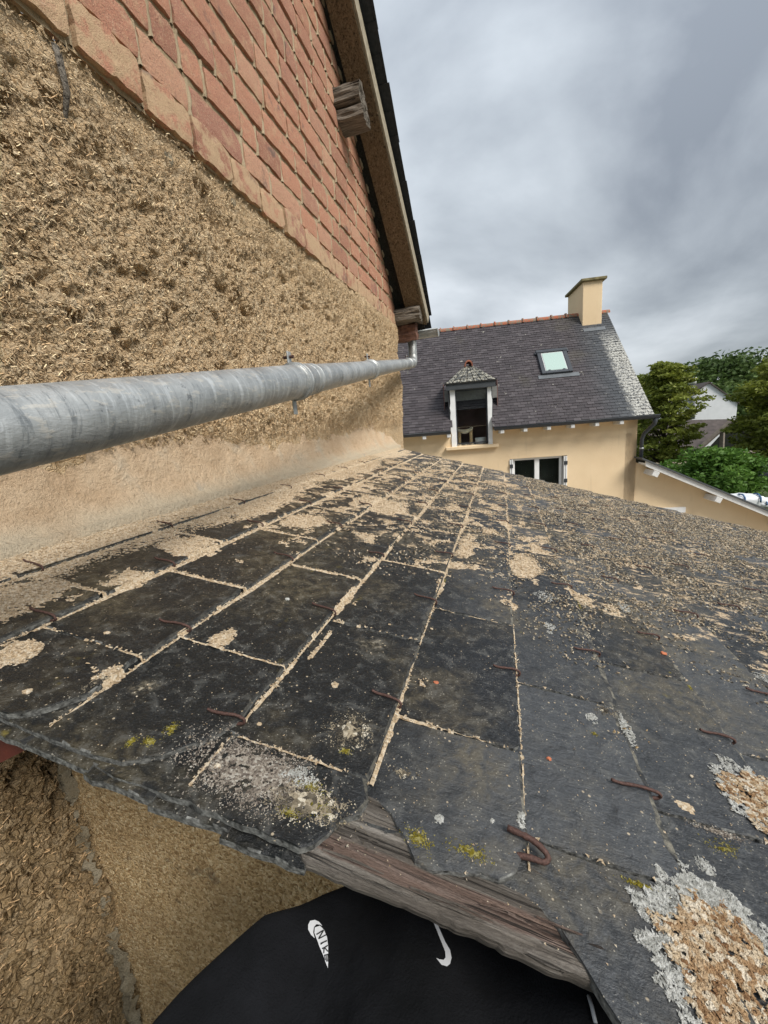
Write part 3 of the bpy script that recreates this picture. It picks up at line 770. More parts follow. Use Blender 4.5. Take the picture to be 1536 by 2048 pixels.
special = {
 (2, 0): [(-1.9, 1.0), (-1.065, 1.0), (-1.045, .80), (-1.10, .70), (-1.165, .655), (-1.9, .64)],
 (3, 0): [(-1.42, 1.175), (-.575, 1.175), (-.58, .90), (-.60, .83), (-.66, .755), (-.715, .695), (-.765, .665), (-.86, .655), (-1.13, .655), (-1.42, .655)],
 (4, 0): [(-1.0, .86), (-.145, .86), (-.118, .81), (-.135, .77), (-.172, .745), (-.185, .70), (-.205, .66), (-.235, .645), (-.5, .648), (-.763, .642), (-1.0, .65)],
 (5, 0): [(-.58, 1.142), (.28, 1.142), (.287, .87), (.276, .824), (.25, .774), (.216, .748), (.171, .744), (.137, .736), (.069, .722), (.025, .721), (-.011, .759), (-.031, .782), (-.056, .81), (-.088, .826), (-.117, .829), (-.14, .85), (-.18, .82), (-.30, .79), (-.58, .80)],
 (6, 0): [(-.20, .882), (.665, .882), (.685, .62), (.60, .592), (.50, .588), (.436, .591), (.409, .62), (.382, .661), (.351, .709), (.303, .737), (.227, .755), (.12, .79), (0, .84), (-.2, .86)],
}
ns = 0
for k, tl in enumerate(tails):
    js = [.272 + random.uniform(-.003, .003)]+joints[k]
    for i, (a, b_) in enumerate(zip(js, js[1:])):
        if a > yfar(tl)+.1: break
        if tl < -.6 and a > 3.9: break
        up = tl-.37 if k else tl-.2
        if k > 9 and a < .9 and tl > 1.5: pass
        if (k, i) in special: poly = hs(special[k, i]); nr = 2
        else:
            gp = .0022+random.uniform(0, .0018)
            sk = random.uniform(-.003, .003); t_ = tl+random.uniform(-.003, .003)
            c1, c2 = random.uniform(.002, .01), random.uniform(.002, .01)
            poly = [(up, a+gp), (up, b_-gp), (t_-c2, b_-gp), (t_+sk, b_-gp-c2), (t_-sk, a+gp+c1), (t_-c1, a+gp)]
            poly = poly[::-1]
            nr = 2 if (a < .9 and -1 < tl < .9) else (a < 1.8)
        if (k, i) in special: poly = poly
        # keep outline anticlockwise
        ar = sum(p[0]*q[1]-q[0]*p[1] for p, q in zip(poly, poly[1:]+poly[:1]))
        if ar < 0: poly = poly[::-1]
        o = slate(poly, tl, 1000+k*50+i, nr)
        if o: ns += 1
# under-pieces showing in the break at the verge
slate(hs([(-.26, .80), (-.20, .728), (-.163, .720), (-.11, .738), (-.052, .757), (-.02, .775), (.0, .86), (-.26, .87)]), -.03*H, 3001, 2, 'slate_scrap', -.010)
slate(hs([(-.30, .70), (-.19, .664), (-.165, .66), (-.15, .70), (-.14, .745), (-.30, .76)]), -.15*H, 3002, 2, 'slate_scrap', -.012)
for i in range(9):          # undercloak slates below the verge course
    e0 = H*(-1.9+i*.21) ; 
    if e0 > -.32*H: continue
    slate([(e0, .30), (e0, .262+random.uniform(-.004,.004)), (e0+.092, .264+random.uniform(-.004,.004)), (e0+.092, .30)], e0+.09, 3100+i, 2, 'undercloak_slate', -.013-random.uniform(0, .003))
# boarding under the slates
dk = bmesh.new(); q = [(-1.05, .33), (2.2, .33), (2.2, yfar(2.2)-.05), (-1.05, yfar(-1.05)-.05)]
a = [dk.verts.new((x, y, -.032)) for x, y in q]; b_ = [dk.verts.new((x, y, -.05)) for x, y in q]
dk.faces.new(a); dk.faces.new(b_[::-1])
for i in range(4): dk.faces.new([b_[i], b_[(i+1)%4], a[(i+1)%4], a[i]])
bmesh.ops.recalc_face_normals(dk, faces=dk.faces); lp(bm_obj('roof_boarding', dk, MAT['dark_wood'], None))

# hooks
def hook(e_, y_, seed, big=False, lip=.048):
    rnd = random.Random(seed); r = .0020 if not big else .0030
    sw = rnd.uniform(-.14, .14)
    if big:
        P = [(-.020, .010, .004), (-.006, .007, .006), (.006, .003, .007), (.016, -.001, .006), (.020, -.006, .004), (.016, -.0105, .002), (.004, -.0105, .001), (-.012, -.009, -.004)]
        k = 1.0
    else:
        P = [(-lip, 0, .0035), (-lip*.8, 0, .0022), (-lip*.45, 0, .0042), (-lip*.18, 0, .0052), (.001, 0, .0040), (.0055, 0, .0005), (.0045, 0, -.005), (-.006, 0, -.0075)]
        k = rnd.uniform(.85, 1.12)
    out = []
    for x, y, z in P:
        x *= k; out.append((e_+x, y_+y+(-x*sw if not big else 0)+(rnd.uniform(-.0008,.0008)), z))
    # round it off
    fin = []
    for i in range(len(out)-1):
        p0, p1, p2, p3 = [Vector(out[min(max(j, 0), len(out)-1)]) for j in (i-1, i, i+1, i+2)]
        for t_ in (0, .33, .66):
            fin.append(.5*((2*p1)+(-p0+p2)*t_+(2*p0-5*p1+4*p2-p3)*t_*t_+(-p0+3*p1-3*p2+p3)*t_**3))
    fin.append(Vector(out[-1]))
    return lp(tube('slate_hook', fin, [r*rnd.uniform(.88, 1.15) for _ in fin], MAT['rust'], None, 8))
nh = 0
for k, tl in enumerate(tails[:-1]):
    for j in joints[k+1]:
        if j > min(yfar(tl)-.1, 2.9) or (tl > 1.0 and j > 1.8): break
        if (k, j) == (5, .372): hook(tl, .355, 77, True); continue
        if k == 5 and abs(j-.372) < .01: hook(tl+.010, .366, 77, True); nh += 1; continue
        hook(tl+.002, j+.016, 500+nh); nh += 1

# verge board
def board():
    xs = np.arange(-.118, 1.15, .006); ys_ = np.concatenate([np.linspace(.350, .268, 30), [.2675, .270, .2745, .280, .35]]); nt_ = 30
    P = np.zeros((len(xs), len(ys_), 3)); X, J = np.meshgrid(xs, np.arange(len(ys_)), indexing='ij'); Yv = np.broadcast_to(ys_, X.shape).copy()
    lay = fbm(X*5, Yv*90, 0, 4, 60, .6); spl = np.floor(fbm(X*3.5, Yv*34, 0, 2, 64)*7)/7
    Z = -.0095 + (lay-.5)*.009 + (spl-.5)*.013
    edge = (fbm(X*9, 0*X, 0, 4, 66, .6)-.5)*.012 + (vnoise(X*120, 0*X, 0, 67)-.5)*.0022
    Z[:, nt_] = -.016+ (lay[:, nt_]-.5)*.004; Z[:, nt_+1] = -.024; Z[:, nt_+2] = -.031; Z[:, nt_+3] = -.034; Z[:, nt_+4] = -.034
    fr = sstep(.300, .268, Yv); Yv = Yv + edge*fr
    Yv = np.where(X < -.09, Yv+.02*(-.09-X)/.028*fr, Yv)
    v, f = grid_mesh(np.stack([X, Yv, Z], -1)); lp(mesh_obj('verge_board', v, f, MAT['grey_wood'], None, False))
board()
lp(mesh_obj('verge_board_butt', [(-.118,.35,-.008),(-.118,.29,-.008),(-.118,.29,-.032),(-.118,.35,-.032)], [(0,1,2,3)], MAT['grey_wood']))
for i in range(16):       # splinters lifting from the board
    x = random.uniform(-.08, .5); y0 = random.uniform(.272, .30); z0 = -.006; l_ = random.uniform(.02, .07)
    lp(tube('splinter', [(x, y0, z0-.001), (x+l_*.5, y0+random.uniform(-.002,.002), z0+.001), (x+l_, y0+.001, z0-.001)], [.0008, .0013, .0004], MAT['grey_wood'], None, 5, False))
# red painted timber end under the top corner
Mb = RM
bm = bmesh.new(); pr_ = [(-1.1,-.019),(-.435,-.019),(-.44,-.032),(-.475,-.058),(-.53,-.105),(-1.1,-.14)]
a = [bm.verts.new((x, .286, z)) for x, z in pr_]; b_ = [bm.verts.new((x, .40, z)) for x, z in pr_]; bm.faces.new(a); bm.faces.new(b_[::-1])
for i in range(6): bm.faces.new([a[i], a[(i+1)%6], b_[(i+1)%6], b_[i]])
bmesh.ops.recalc_face_normals(bm, faces=bm.faces)
o = bm_obj('painted_timber', bm, MAT['red_paint'], None); lp(o); tag(o, 'dark red painted timber end under the verge')
o = mesh_obj('peeling_flake', [(-.455,.282,-.028),(-.42,.279,-.020),(-.395,.281,-.018),(-.40,.284,-.030),(-.43,.283,-.040),(-.462,.284,-.045)], [(0,1,2,3,4,5)], simple('peeling_paint', (.42,.33,.30), .8, .2, 60)); lp(o)

# end wall in sandy roughcast
def endwall():
    xs = np.arange(-1.12, .55, .008); zs = np.arange(-2.6, -.36, .008); X, Z = np.meshgrid(xs, zs, indexing='ij')
    Yv = .575 + (fbm(X*70, Z*70, 0, 3, 90)-.5)*.010+(fbm(X*6, Z*6, 0, 3, 91)-.5)*.02
    keep = (Z < (-.45-X*math.tan(SL)-.02))[:-1, :-1]
    v, f = grid_mesh(np.stack([X, Yv, Z], -1), keep); return mesh_obj('end_wall', v, f, MAT['roughcast'], None, True)
lw(endwall())
lw(box('end_wall_base', (-1.06, .60, GZ), (2.0, .75, -.98), MAT['roughcast']))
lw(box('front_wall', (1.85, .76, GZ), (2.0, 3.2, -.93), MAT['roughcast']))
rg = np.random.default_rng(3); n = 7000; xx = rg.uniform(-1.05, .2, n); zz = rg.uniform(-2.0, -.45, n)
crumbs('sand_grains', np.stack([xx, .575+(fbm(xx*70, zz*70, 0, 3, 90)-.5)*.010+(fbm(xx*6, zz*6, 0, 3, 91)-.5)*.02-.001, zz], -1), rg.uniform(.0012, .0036, n), MAT['roughcast'], lw, Vector((0,-1,0)), 6, .7)
# ragged grey mortar seam between cob and roughcast
def seam():
    zs = np.arange(-2.4, -.5, .008); ts = np.linspace(0, 1, 9)
    Z, T = np.meshgrid(zs, ts, indexing='ij')
    wob = (fbm(Z*7, 0*Z, 0, 4, 71)-.5)*.10
    wdt = .016+.034*fbm(Z*11, 0*Z, 3, 3, 72)
    X = -1.055+wob*.8+wdt*T + .05*sstep(-1.0, -.6, Z)
    Yv = .570-.016*np.sin(T*math.pi)-(fbm(Z*40, T*6, 0, 4, 73)-.45)*.045
    v, f = grid_mesh(np.stack([X, Yv, Z], -1)); return mesh_obj('mortar_seam', v, f, MAT['grey_mortar'], None, True)
lw(seam())

# lime fillet along the foot of the wall
def fillet():
    ysf = np.concatenate([np.arange(.22, 1.6, .006), np.arange(1.606, 4.05, .014)]); ts = np.linspace(0, 1, 34)
    Y, T = np.meshgrid(ysf, ts, indexing='ij')
    zr = lambda x: -(H/math.cos(SL))-x*math.tan(SL)
    x0 = -.982+.010*(fbm(Y*3, 0*Y, 0, 3, 50)-.5)
    topz = .075+.16*(fbm(Y*1.6, 0*Y, 0, 3, 51)-.5)+.05*(fbm(Y*12, 0*Y, 0, 2, 52)-.5) - .13*sstep(3.4, 4.0, Y)
    # profile: lip on the slates, gentle batter, then sweeping up onto the wall
    X = x0 - .115*T**.62
    Zl = zr(x0)+.016
    Z = Zl + (topz-Zl)*(T**1.25)
    nn = (fbm(Y*9, Z*9, 0, 4, 53)-.5)*.022+(fbm(Y*55, Z*55, 0, 3, 54)-.5)*.008 + .03*sstep(.55, 1, T)*(fbm(Y*20, Z*20, 4, 4, 57)-.5)*2
    X = X + nn*(1-.3*T); 
    P = np.stack([X, Y, Z], -1)
    P[:, 0, 2] = zr(x0[:, 0])-.01; P[:, 0, 0] = x0[:, 0]+.002; P[:, 1, 0] = x0[:, 0]+.001
    v, f = grid_mesh(P); return mesh_obj('lime_fillet', v, f[:, ::-1], MAT['fillet'], None, True)
lw(fillet())

# earth dust lying in the joints and drifts, and flakes of lichen higher up
def field(E, Y):
    kk = np.clip(course(E), 0, len(tails)-1); T_ = np.array(tails)
    up = np.where(kk > 0, T_[np.maximum(kk-1, 0)], -9)
    dt = E-up                                   # distance below the tail of the slate above
    dj = np.full(E.shape, 9.0)
    for k in range(len(tails)):
        m_ = kk == k
        if m_.any():
            jj = np.array(joints[k]); dj[m_] = np.min(np.abs(Y[m_][:, None]-jj[None]), 1)
    nA = fbm(E*7, Y*7, 0, 4, 101); nB = fbm(E*45, Y*45, 0, 4, 102, .6); nC = fbm(E*2.4, Y*2.4, 0, 3, 103); nD = fbm(E*16, Y*16, 0, 4, 105, .62)
    dusty = sstep(.22, -.22, E)*(.35+.65*sstep(.30, .50, Y))
    wj = .0014+.0050*sstep(.40, .66, nC)*dusty + .0008*dusty + .006*sstep(.9, 1.8, Y)
    on = sstep(.30, .46, nA+.25*dusty)
    jt = np.maximum(1-dj/(wj*1.1), 1.15-np.abs(dt-.003)/(wj*1.5))*on*(.60+.40*dusty) - (1-nB)*.55+.05
    # strong drifts (top of the roof, against the wall)
    band = (1.05-sstep(-.80, -.60, E+(nC-.5)*.22+(nD-.5)*.25))*1.0
    band = band*sstep(.28, .36, Y) - .45 - (.55-nD)*1.6
    band = np.where(E < -.84, .5, band)
    drift = (nD-.60)*3.2 + .30*sstep(.85, 1.7, Y)*sstep(.5, .0, E) - .10*sstep(.0, .5, E) - .50*sstep(1.1, .6, Y) - .15
    spots = np.full(E.shape, -1.0)
    for (u, v, rx, ry) in DRIFTS:
        p = on_roof(u, v); q = ((E-p.x)/rx)**2+((Y-p.y)/ry)**2
        spots = np.maximum(spots, 1-q-(nB-.5)*1.6-(nD-.5)*1.8)
    out = np.maximum.reduce([jt, band, drift, spots*.8])
    return np.where((Y < .285) | ((E > -.10) & (Y < .335)) | ((E > -.09) & (E < .03) & (Y < .362)), -1, out)
DRIFTS = [(445, 1270, .020, .030), (375, 1090, .07, .07), (60, 1190, .06, .08), (770, 1010, .09, .13), (935, 1090, .03, .13), (690, 1200, .012, .06), (250, 1150, .05, .05),
          (880, 1170, .012, .06), (640, 1285, .006, .05), (210, 1350, .012, .03), (1050, 1130, .05, .12), (610, 1040, .08, .1), (30, 1300, .03, .03)]
def dust():
    parts = []
    for (y0, y1, st) in ((.275, 1.15, .0026), (1.15, 3.9, .0075)):
        e1 = 1.15 if y0 < 1 else 1.9
        es = np.arange(-.98, e1, st); ysd = np.arange(y0, y1+st, st*(1 if y0 < 1 else 1.3)); E, Y = np.meshgrid(es, ysd, indexing='ij')
        Fd = field(E, Y); Fd = np.where(Y > yfar(E)-.02, -1, Fd)
        hgt = np.clip(Fd, -.3, 1)*.0040 + (fbm(E*150, Y*150, 0, 2, 110)-.5)*.0030*(Fd > 0)
        W = top_w(E)-.0003+hgt
        keep = (Fd[:-1,:-1] > -.12) & (Fd[1:,1:] > -.12) & (Fd[1:,:-1] > -.12) & (Fd[:-1,1:] > -.12)
        v, f = grid_mesh(np.stack([E, Y, W], -1), keep)
        o = mesh_obj('earth_dust', v, f, MAT['grit'], None, True); tag(o, kind='stuff'); lp(o)
dust()
rg = np.random.default_rng(21)
def scatter(n, elo, ehi, ylo, yhi, pw=1.0):
    E = rg.uniform(elo, ehi, n); Y = ylo+(yhi-ylo)*rg.random(n)**pw; k = Y < yfar(E)-.02; return E[k], Y[k]
# grains on the drifts
E, Y = scatter(90000, -.95, .9, .28, 3.0, 1.7); fd = field(E, Y); k = fd > rg.uniform(-.05, .25, len(E)); E, Y = E[k], Y[k]
crumbs('earth_grains', np.stack([E, Y, top_w(E)+.002+np.clip(field(E, Y), 0, 1)*.003], -1), rg.uniform(.0009, .0024, len(E))*(1+Y*.5), MAT['grit'], lp, Vector((0,0,1)), 31, .6, 1.4)
# flakes on the higher part
E, Y = scatter(150000, -.5, 2.1, .75, 3.8, 1.35)
dn = sstep(.80, 1.25, Y+(fbm(E*4, Y*4, 0, 3, 120)-.5)*.7 + .18*sstep(.3, .9, E))*(.30+.70*sstep(.0, .45, E))*sstep(.38, .55, fbm(E*9, Y*9, 0, 4, 121)+.10*sstep(.2, .6, E))
k = rg.random(len(E)) < dn; E, Y = E[k], Y[k]
crumbs('lichen_flakes', np.stack([E, Y, top_w(E)+.001], -1), rg.uniform(.0008, .0026, len(E))*(1+.40*Y), MAT['flake'], lp, Vector((0,0,1)), 32, .55, 1.5)
k = rg.random(len(E)) < .20
crumbs('pale_flakes', np.stack([E[k], Y[k], top_w(E[k])+.003], -1), rg.uniform(.0008, .0022, k.sum())*(1+.35*Y[k]), MAT['grit'], lp, Vector((0,0,1)), 33, .5, 1.6)
# scattered specks on the clean slates
E, Y = scatter(4200, -.9, 1.1, .28, 1.3, 1.0)
crumbs('specks', np.stack([E, Y, top_w(E)+.0004], -1), rg.uniform(.0004, .0016, len(E)), MAT['grit'], lp, Vector((0,0,1)), 34, .4)
# lichen rosettes
def rosette(name, u, v, rx, ry, n, mat, size, seed, h=.0012, elong=1.4, inner=0.0, soft=False):
    rg2 = np.random.default_rng(seed); p = on_roof(u, v)
    r_ = np.sqrt(rg2.random(n)*(1-inner)+inner); a = rg2.uniform(0, 2*np.pi, n)
    if soft: r_ = np.abs(rg2.normal(0, .55, n))
    wv = 1+.50*(fbm(np.cos(a)*2.6+seed, np.sin(a)*2.6, 0, 4, seed, .65)-.5)*2
    E = p.x+rx*r_*wv*np.cos(a); Y = p.y+ry*r_*wv*np.sin(a)
    nn = fbm(E*150, Y*150, 0, 2, seed+5); k = nn > .30; E, Y, r_ = E[k], Y[k], r_[k]
    return crumbs(name, np.stack([E, Y, top_w(E)+h*(1-.6*r_)], -1), rg2.uniform(.4, 1.25, len(E))*size, mat, lp, Vector((0,0,1)), seed, .5, elong)
rosette('white_lichen', 1480, 1960, .060, .062, 7500, MAT['lichen_orange'], .0019, 41, .005)
rosette('white_lichen_rim', 1472, 1950, .073, .072, 7000, MAT['lichen_white'], .0017, 42, .002, 1.8, .45)
rosette('white_lichen_rim', 1420, 1790, .034, .020, 2600, MAT['lichen_white'], .0016, 43, .002)
rosette('white_lichen', 1560, 1620, .055, .050, 6000, MAT['lichen_orange'], .0019, 44, .004)
rosette('white_lichen_rim', 1530, 1600, .054, .055, 4000, MAT['lichen_white'], .0017, 45, .002, 1.6, .4)
for i, (u, v, a, b2, n) in enumerate(((1255, 1455, .010, .032, 420), (1185, 1435, .008, .012, 200), (1100, 1250, .012, .016, 260), (1250, 1215, .014, .030, 420), (1043, 1640, .004, .010, 130),
        (880, 1633, .004, .005, 90), (1370, 1730, .006, .012, 120), (1415, 1725, .008, .009, 150), (985, 1640, .0015, .002, 20), (1415, 1880, .006, .006, 60), (575, 1195, .004, .004, 60), (1530, 1350, .02, .015, 200),
        (1090, 1190, .03, .03, 300), (600, 1550, .022, .012, 260), (1100, 1262, .006, .006, 60))):
    rosette('white_lichen_spot', u, v, a, b2, n, MAT['lichen_white'], .0015, 60+i, .0012)
for i, (u, v, a, b2, n) in enumerate(((340, 1455, .007, .010, 260), (300, 1480, .009, .006, 200), (262, 1478, .005, .008, 140), (1160, 1205, .003, .030, 260), (840, 1670, .016, .010, 260), (940, 1700, .022, .008, 300),
        (620, 1570, .020, .010, 220), (690, 1500, .010, .006, 120), (1290, 1770, .022, .003, 240), (1380, 1375, .004, .008, 90), (1340, 1345, .004, .006, 60), (640, 1610, .02, .012, 220), (580, 1620, .02, .008, 160),
        (1450, 1690, .02, .012, 160), (890, 1160, .002, .03, 160), (1190, 1465, .006,.006,60))):
    rosette('yellow_lichen', u, v, a, b2, n*2, MAT['lichen_yellow'], .0008, 90+i, .0008, soft=True)
for i, (u, v, a, b2, n) in enumerate(((700, 1460, .030, .028, 2200), (500, 1535, .075, .040, 15000), (610, 1600, .050, .022, 4200), (810, 1540, .02, .01, 160), (1210, 1420, .02, .016, 240), (1440, 1660, .035, .006, 420), (200, 1360, .01, .03, 300))):
    rosette('grey_crust', u, v, a, b2, n, MAT['flake'] if i not in (1, 5) else MAT['crust'], .0011, 120+i, .0010, soft=True)
rosette('orange_lichen', 435, 1522, .004, .003, 40, MAT['lichen_orange'], .0016, 140)
# crumbs of brick
for i, (u, v, s_) in enumerate(((873, 1360, .0042), (1327, 1308, .0065), (1045, 1507, .004), (1100, 1512, .0035), (1385, 1548, .0025))):
    p = on_roof(u, v); bm = bmesh.new(); bmesh.ops.create_icosphere(bm, subdivisions=2, radius=s_)
    for q in bm.verts: q.co = Vector((q.co.x, q.co.y*.8, q.co.z*.55))*random.uniform(.75, 1.2)+Vector((p.x, p.y, float(top_w(p.x))+s_*.3))
    lp(bm_obj('brick_crumb', bm, MAT['brick_crumb'] if i in (0, 1, 3) else MAT['lichen_orange'], None))
for i, (u, v, s_) in enumerate(((575, 1195, .006), (780, 1247, .004), (865, 1252, .004), (520, 1440, .004), (55, 1380, .006), (215, 1262, .006), (1333, 1270, .004))):
    p = on_roof(u, v); bm = bmesh.new(); bmesh.ops.create_icosphere(bm, subdivisions=1, radius=s_)
    for q in bm.verts: q.co = Vector((q.co.x, q.co.y*.9, q.co.z*.45))*random.uniform(.7, 1.2)+Vector((p.x, p.y, float(top_w(p.x))+s_*.2))
    lp(bm_obj('earth_clod', bm, MAT['lichen_white'] if i == 0 else MAT['grit'], None))

# ================================================================ NEIGHBOUR'S HOUSE
def m_facade():
    m, t, b = new_mat('cream_render'); g = G(t).world(); x, y, z = g.xyz()
    a = g.noise(1.1, 5, .6); f = g.noise(60, 4, .7); dr = g.noise(1., 4, .6, g.map((7, 7, .7)))
    c = g.ramp(a, [(.3, (.72, .545, .345)), (.7, (.80, .625, .41))])
    c = g.mix(g.range(dr, .58, .74, 0, .22), c, (.48, .36, .23))
    g.out(b, c, .92, g.bump(f, .006, .6), .2); return m
MAT['facade'] = m_facade()
def m_nslate():
    m, t, b = new_mat('neighbour_slate'); g = G(t); x, y, z = g.xyz()
    # slate colours vary from slate to slate: sample on a per-slate attribute
    at = N(t, 'ShaderNodeAttribute', attribute_name='tone'); s = at.outputs['Fac']
    c = g.ramp(s, [(0, (.044, .037, .040)), (.5, (.062, .052, .056)), (.85, (.080, .069, .073)), (1, (.15, .14, .14))])
    big = g.noise(.8, 4); c = g.mix(g.range(x, 3.6, 4.4, 0, .8), c, g.mix(s, (.048, .055, .062), (.070, .078, .085)))
    c = g.mix(g.range(big, .55, .7, 0, .45), c, (.085, .075, .055))
    # pale lichen: thick along the right verge, thin patches elsewhere
    n = g.noise(9, 5, .7); n2 = g.noise(26, 4, .7)
    edge = g.range(g.math('ADD', x, g.math('MULTIPLY', g.math('SUBTRACT', n, .5), .5)), 4.42, 4.60)
    low = g.range(z, 2.3, 1.6)
    k = g.math('MULTIPLY', g.math('MULTIPLY', edge, low), g.range(n2, .45, .50))
    c = g.mix(k, c, (.44, .43, .39))
    k2 = g.math('MULTIPLY', g.range(n, .635, .67), g.range(g.noise(1.7, 2), .45, .6, .15, 1)); c = g.mix(g.math('MULTIPLY', k2, .75), c, (.42, .40, .34))
    g.out(b, c, .62, g.bump(n2, .006, .6), .35); return m
MAT['nslate'] = m_nslate()
NA = R(8.31); NU, NM = Vector((math.cos(NA), math.sin(NA), 0)), Vector((-math.sin(NA), math.cos(NA), 0))
# neighbour coordinates: x along the facade, y away from us, z up
NMAT = Matrix(((NU.x, NM.x, 0, 0), (NU.y, NM.y, 0, 0), (0, 0, 1, 0), (0, 0, 0, 1)))
def nhouse_root(name, label, cat):
    o = empty(name, (0,0,0), label, cat); o.matrix_world = NMAT; return o
NH = nhouse_root('neighbour_house', 'cream rendered house with steep slate roof, dormer and chimney, beyond the lean-to', 'house')
def nhp(o, p=None): o.parent = p or NH; return o
FY, EAVE, RZ, RYM = 10.5, -.16, 2.72, 13.2
XL, XR = -3.4, 4.70
def poly_prism(name, pts, d, mat, parent, thick_axis='y'):
    bm = bmesh.new(); a = [bm.verts.new(p) for p in pts]; b_ = [bm.verts.new((p[0]+d[0], p[1]+d[1], p[2]+d[2])) for p in pts]
    bm.faces.new(a); bm.faces.new(b_[::-1]); k = len(pts)
    for i in range(k): bm.faces.new([b_[i], b_[(i+1)%k], a[(i+1)%k], a[i]])
    bmesh.ops.recalc_face_normals(bm, faces=bm.faces); return nhp(bm_obj(name, bm, mat, None), parent)
def wall_with_holes(name, x0, x1, z0, z1, holes, y, th, mat):
    xs = sorted({x0, x1, *[h[0] for h in holes], *[h[1] for h in holes]}); zs = sorted({z0, z1, *[h[2] for h in holes], *[h[3] for h in holes]})
    bm = bmesh.new(); inside = lambda x, z: any(h[0] < x < h[1] and h[2] < z < h[3] for h in holes)
    for a, b_ in zip(xs, xs[1:]):
        for c, d in zip(zs, zs[1:]):
            if not inside((a+b_)/2, (c+d)/2): bm.faces.new([bm.verts.new(p) for p in ((a,y,c),(b_,y,c),(b_,y,d),(a,y,d))])
    for h in holes:
        q = [(h[0],h[2]),(h[1],h[2]),(h[1],h[3]),(h[0],h[3])]
        for i in range(4):
            (a, c), (b_, d) = q[i], q[(i+1)%4]
            bm.faces.new([bm.verts.new(p) for p in ((a,y,c),(b_,y,d),(b_,y+th,d),(a,y+th,c))])
    bmesh.ops.remove_doubles(bm, verts=bm.verts, dist=1e-4); bmesh.ops.recalc_face_normals(bm, faces=bm.faces)
    return nhp(bm_obj(name, bm, mat, None))
W2 = (1.74, 3.12, -2.25, -1.02); DW = (.33, 1.31, -.60, .9)
wall_with_holes('facade_wall', XL, XR, GZ, EAVE+.02, [W2, (.33, 1.31, -.60, EAVE+.02)], FY, .22, MAT['facade'])
poly_prism('gable_wall', [(XR, FY, GZ), (XR, 15.9, GZ), (XR, 15.9, EAVE), (XR, RYM, RZ-.12), (XR, FY, EAVE)], (-.25, 0, 0), MAT['facade'], NH)
poly_prism('gable_wall', [(XL, FY, GZ), (XL, 15.9, GZ), (XL, 15.9, EAVE), (XL, RYM, RZ-.12), (XL, FY, EAVE)], (.25, 0, 0), MAT['facade'], NH)
nhp(box('rear_wall', (XL+.25, 15.65, GZ), (XR-.25, 15.9, EAVE), MAT['facade']))
# roof slates as real overlapping courses
E0 = Vector((0, 10.24, -.20)); UPV = Vector((0, S2, S2)); NV = Vector((0, -S2, S2)); RL = (RYM-10.24)/S2
def roof_pt(x, s_, w=0.0): p = E0+UPV*s_+NV*w; return (x, p.y, p.z)
def nroof():
    V, Fc, tone = [], [], []; rnd = random.Random(12); exn = .098; nC_ = int(RL/exn)+1
    for k in range(nC_):
        s0 = k*exn; x = XL-.05-(.1 if k % 2 else 0)
        while x < 4.93:
            w_ = .170; x1 = min(x+w_, 4.93)
            if .30 < (x+x1)/2 < 1.34 and s0 < .62+.0: x += w_; continue         # opening of the dormer
            t_ = rnd.random()**1.3*.85 + .0; jt = rnd.uniform(-.006, .006); h0 = rnd.uniform(.016, .024)
            b = len(V); s1 = min(s0+.20, RL)
            V += [roof_pt(x+.003, s0+jt, h0), roof_pt(x1-.003, s0+jt, h0), roof_pt(x1-.003, s1, .002), roof_pt(x+.003, s1, .002),
                  roof_pt(x+.003, s0+jt, h0-.010), roof_pt(x1-.003, s0+jt, h0-.010)]
            Fc += [(b, b+1, b+2, b+3), (b+4, b+5, b+1, b), (b+4, b, b+3), (b+1, b+5, b+2)]; tone += [t_]*4; x += w_
    o = mesh_obj('roof_slates', V, Fc, MAT['nslate']); tag(o, kind='stuff')
    at = o.data.attributes.new('tone', 'FLOAT', 'FACE'); at.data.foreach_set('value', tone)
    # local z height is used for the lichen, fine
    return nhp(o)
nroof()
poly_prism('roof_underlay', [roof_pt(XL-.05, 0, -.002), roof_pt(.30, 0, -.002), roof_pt(.30, .75, -.002), roof_pt(1.34, .75, -.002), roof_pt(1.34, 0, -.002), roof_pt(4.925, 0, -.002), roof_pt(4.925, RL, -.002), roof_pt(XL-.05, RL, -.002)], (0, .04, -.04), MAT['dark_wood'], NH)
poly_prism('rear_roof', [(XL-.05, RYM, RZ+.02), (4.925, RYM, RZ+.02), (4.925, 16.2, -.26), (XL-.05, 16.2, -.26)], (0, 0, -.05), MAT['slate_edge'], NH)
# ridge tiles
def ridge_tile(x0, ln, bump):
    bm = bmesh.new(); rings = []
    for x, r in ((x0, .125), (x0+.035, .125), (x0+.045, .098), (x0+ln, .094)):
        rings.append([bm.verts.new((x, RYM+r*1.15*math.cos(math.pi*k/8), RZ-.035+r*1.1*math.sin(math.pi*k/8))) for k in range(9)])
    for a, b_ in zip(rings, rings[1:]):
        for k in range(8): bm.faces.new([a[k], b_[k], b_[k+1], a[k+1]])
    bm.faces.new(rings[0])
    return nhp(bm_obj('ridge_tile', bm, MAT['ridge'], None, False))
def m_ridge():
    m, t, b = new_mat('ridge_terracotta'); g = G(t); n = g.noise(14, 4, .65)
    c = g.mix(g.range(n, .46, .56), (.36, .115, .06), (.20, .165, .12)); g.out(b, c, .9, g.bump(n, .006)); return m
MAT['ridge'] = m_ridge()
x = XL
while x < 4.86: ridge_tile(x, .40, True); x += .40
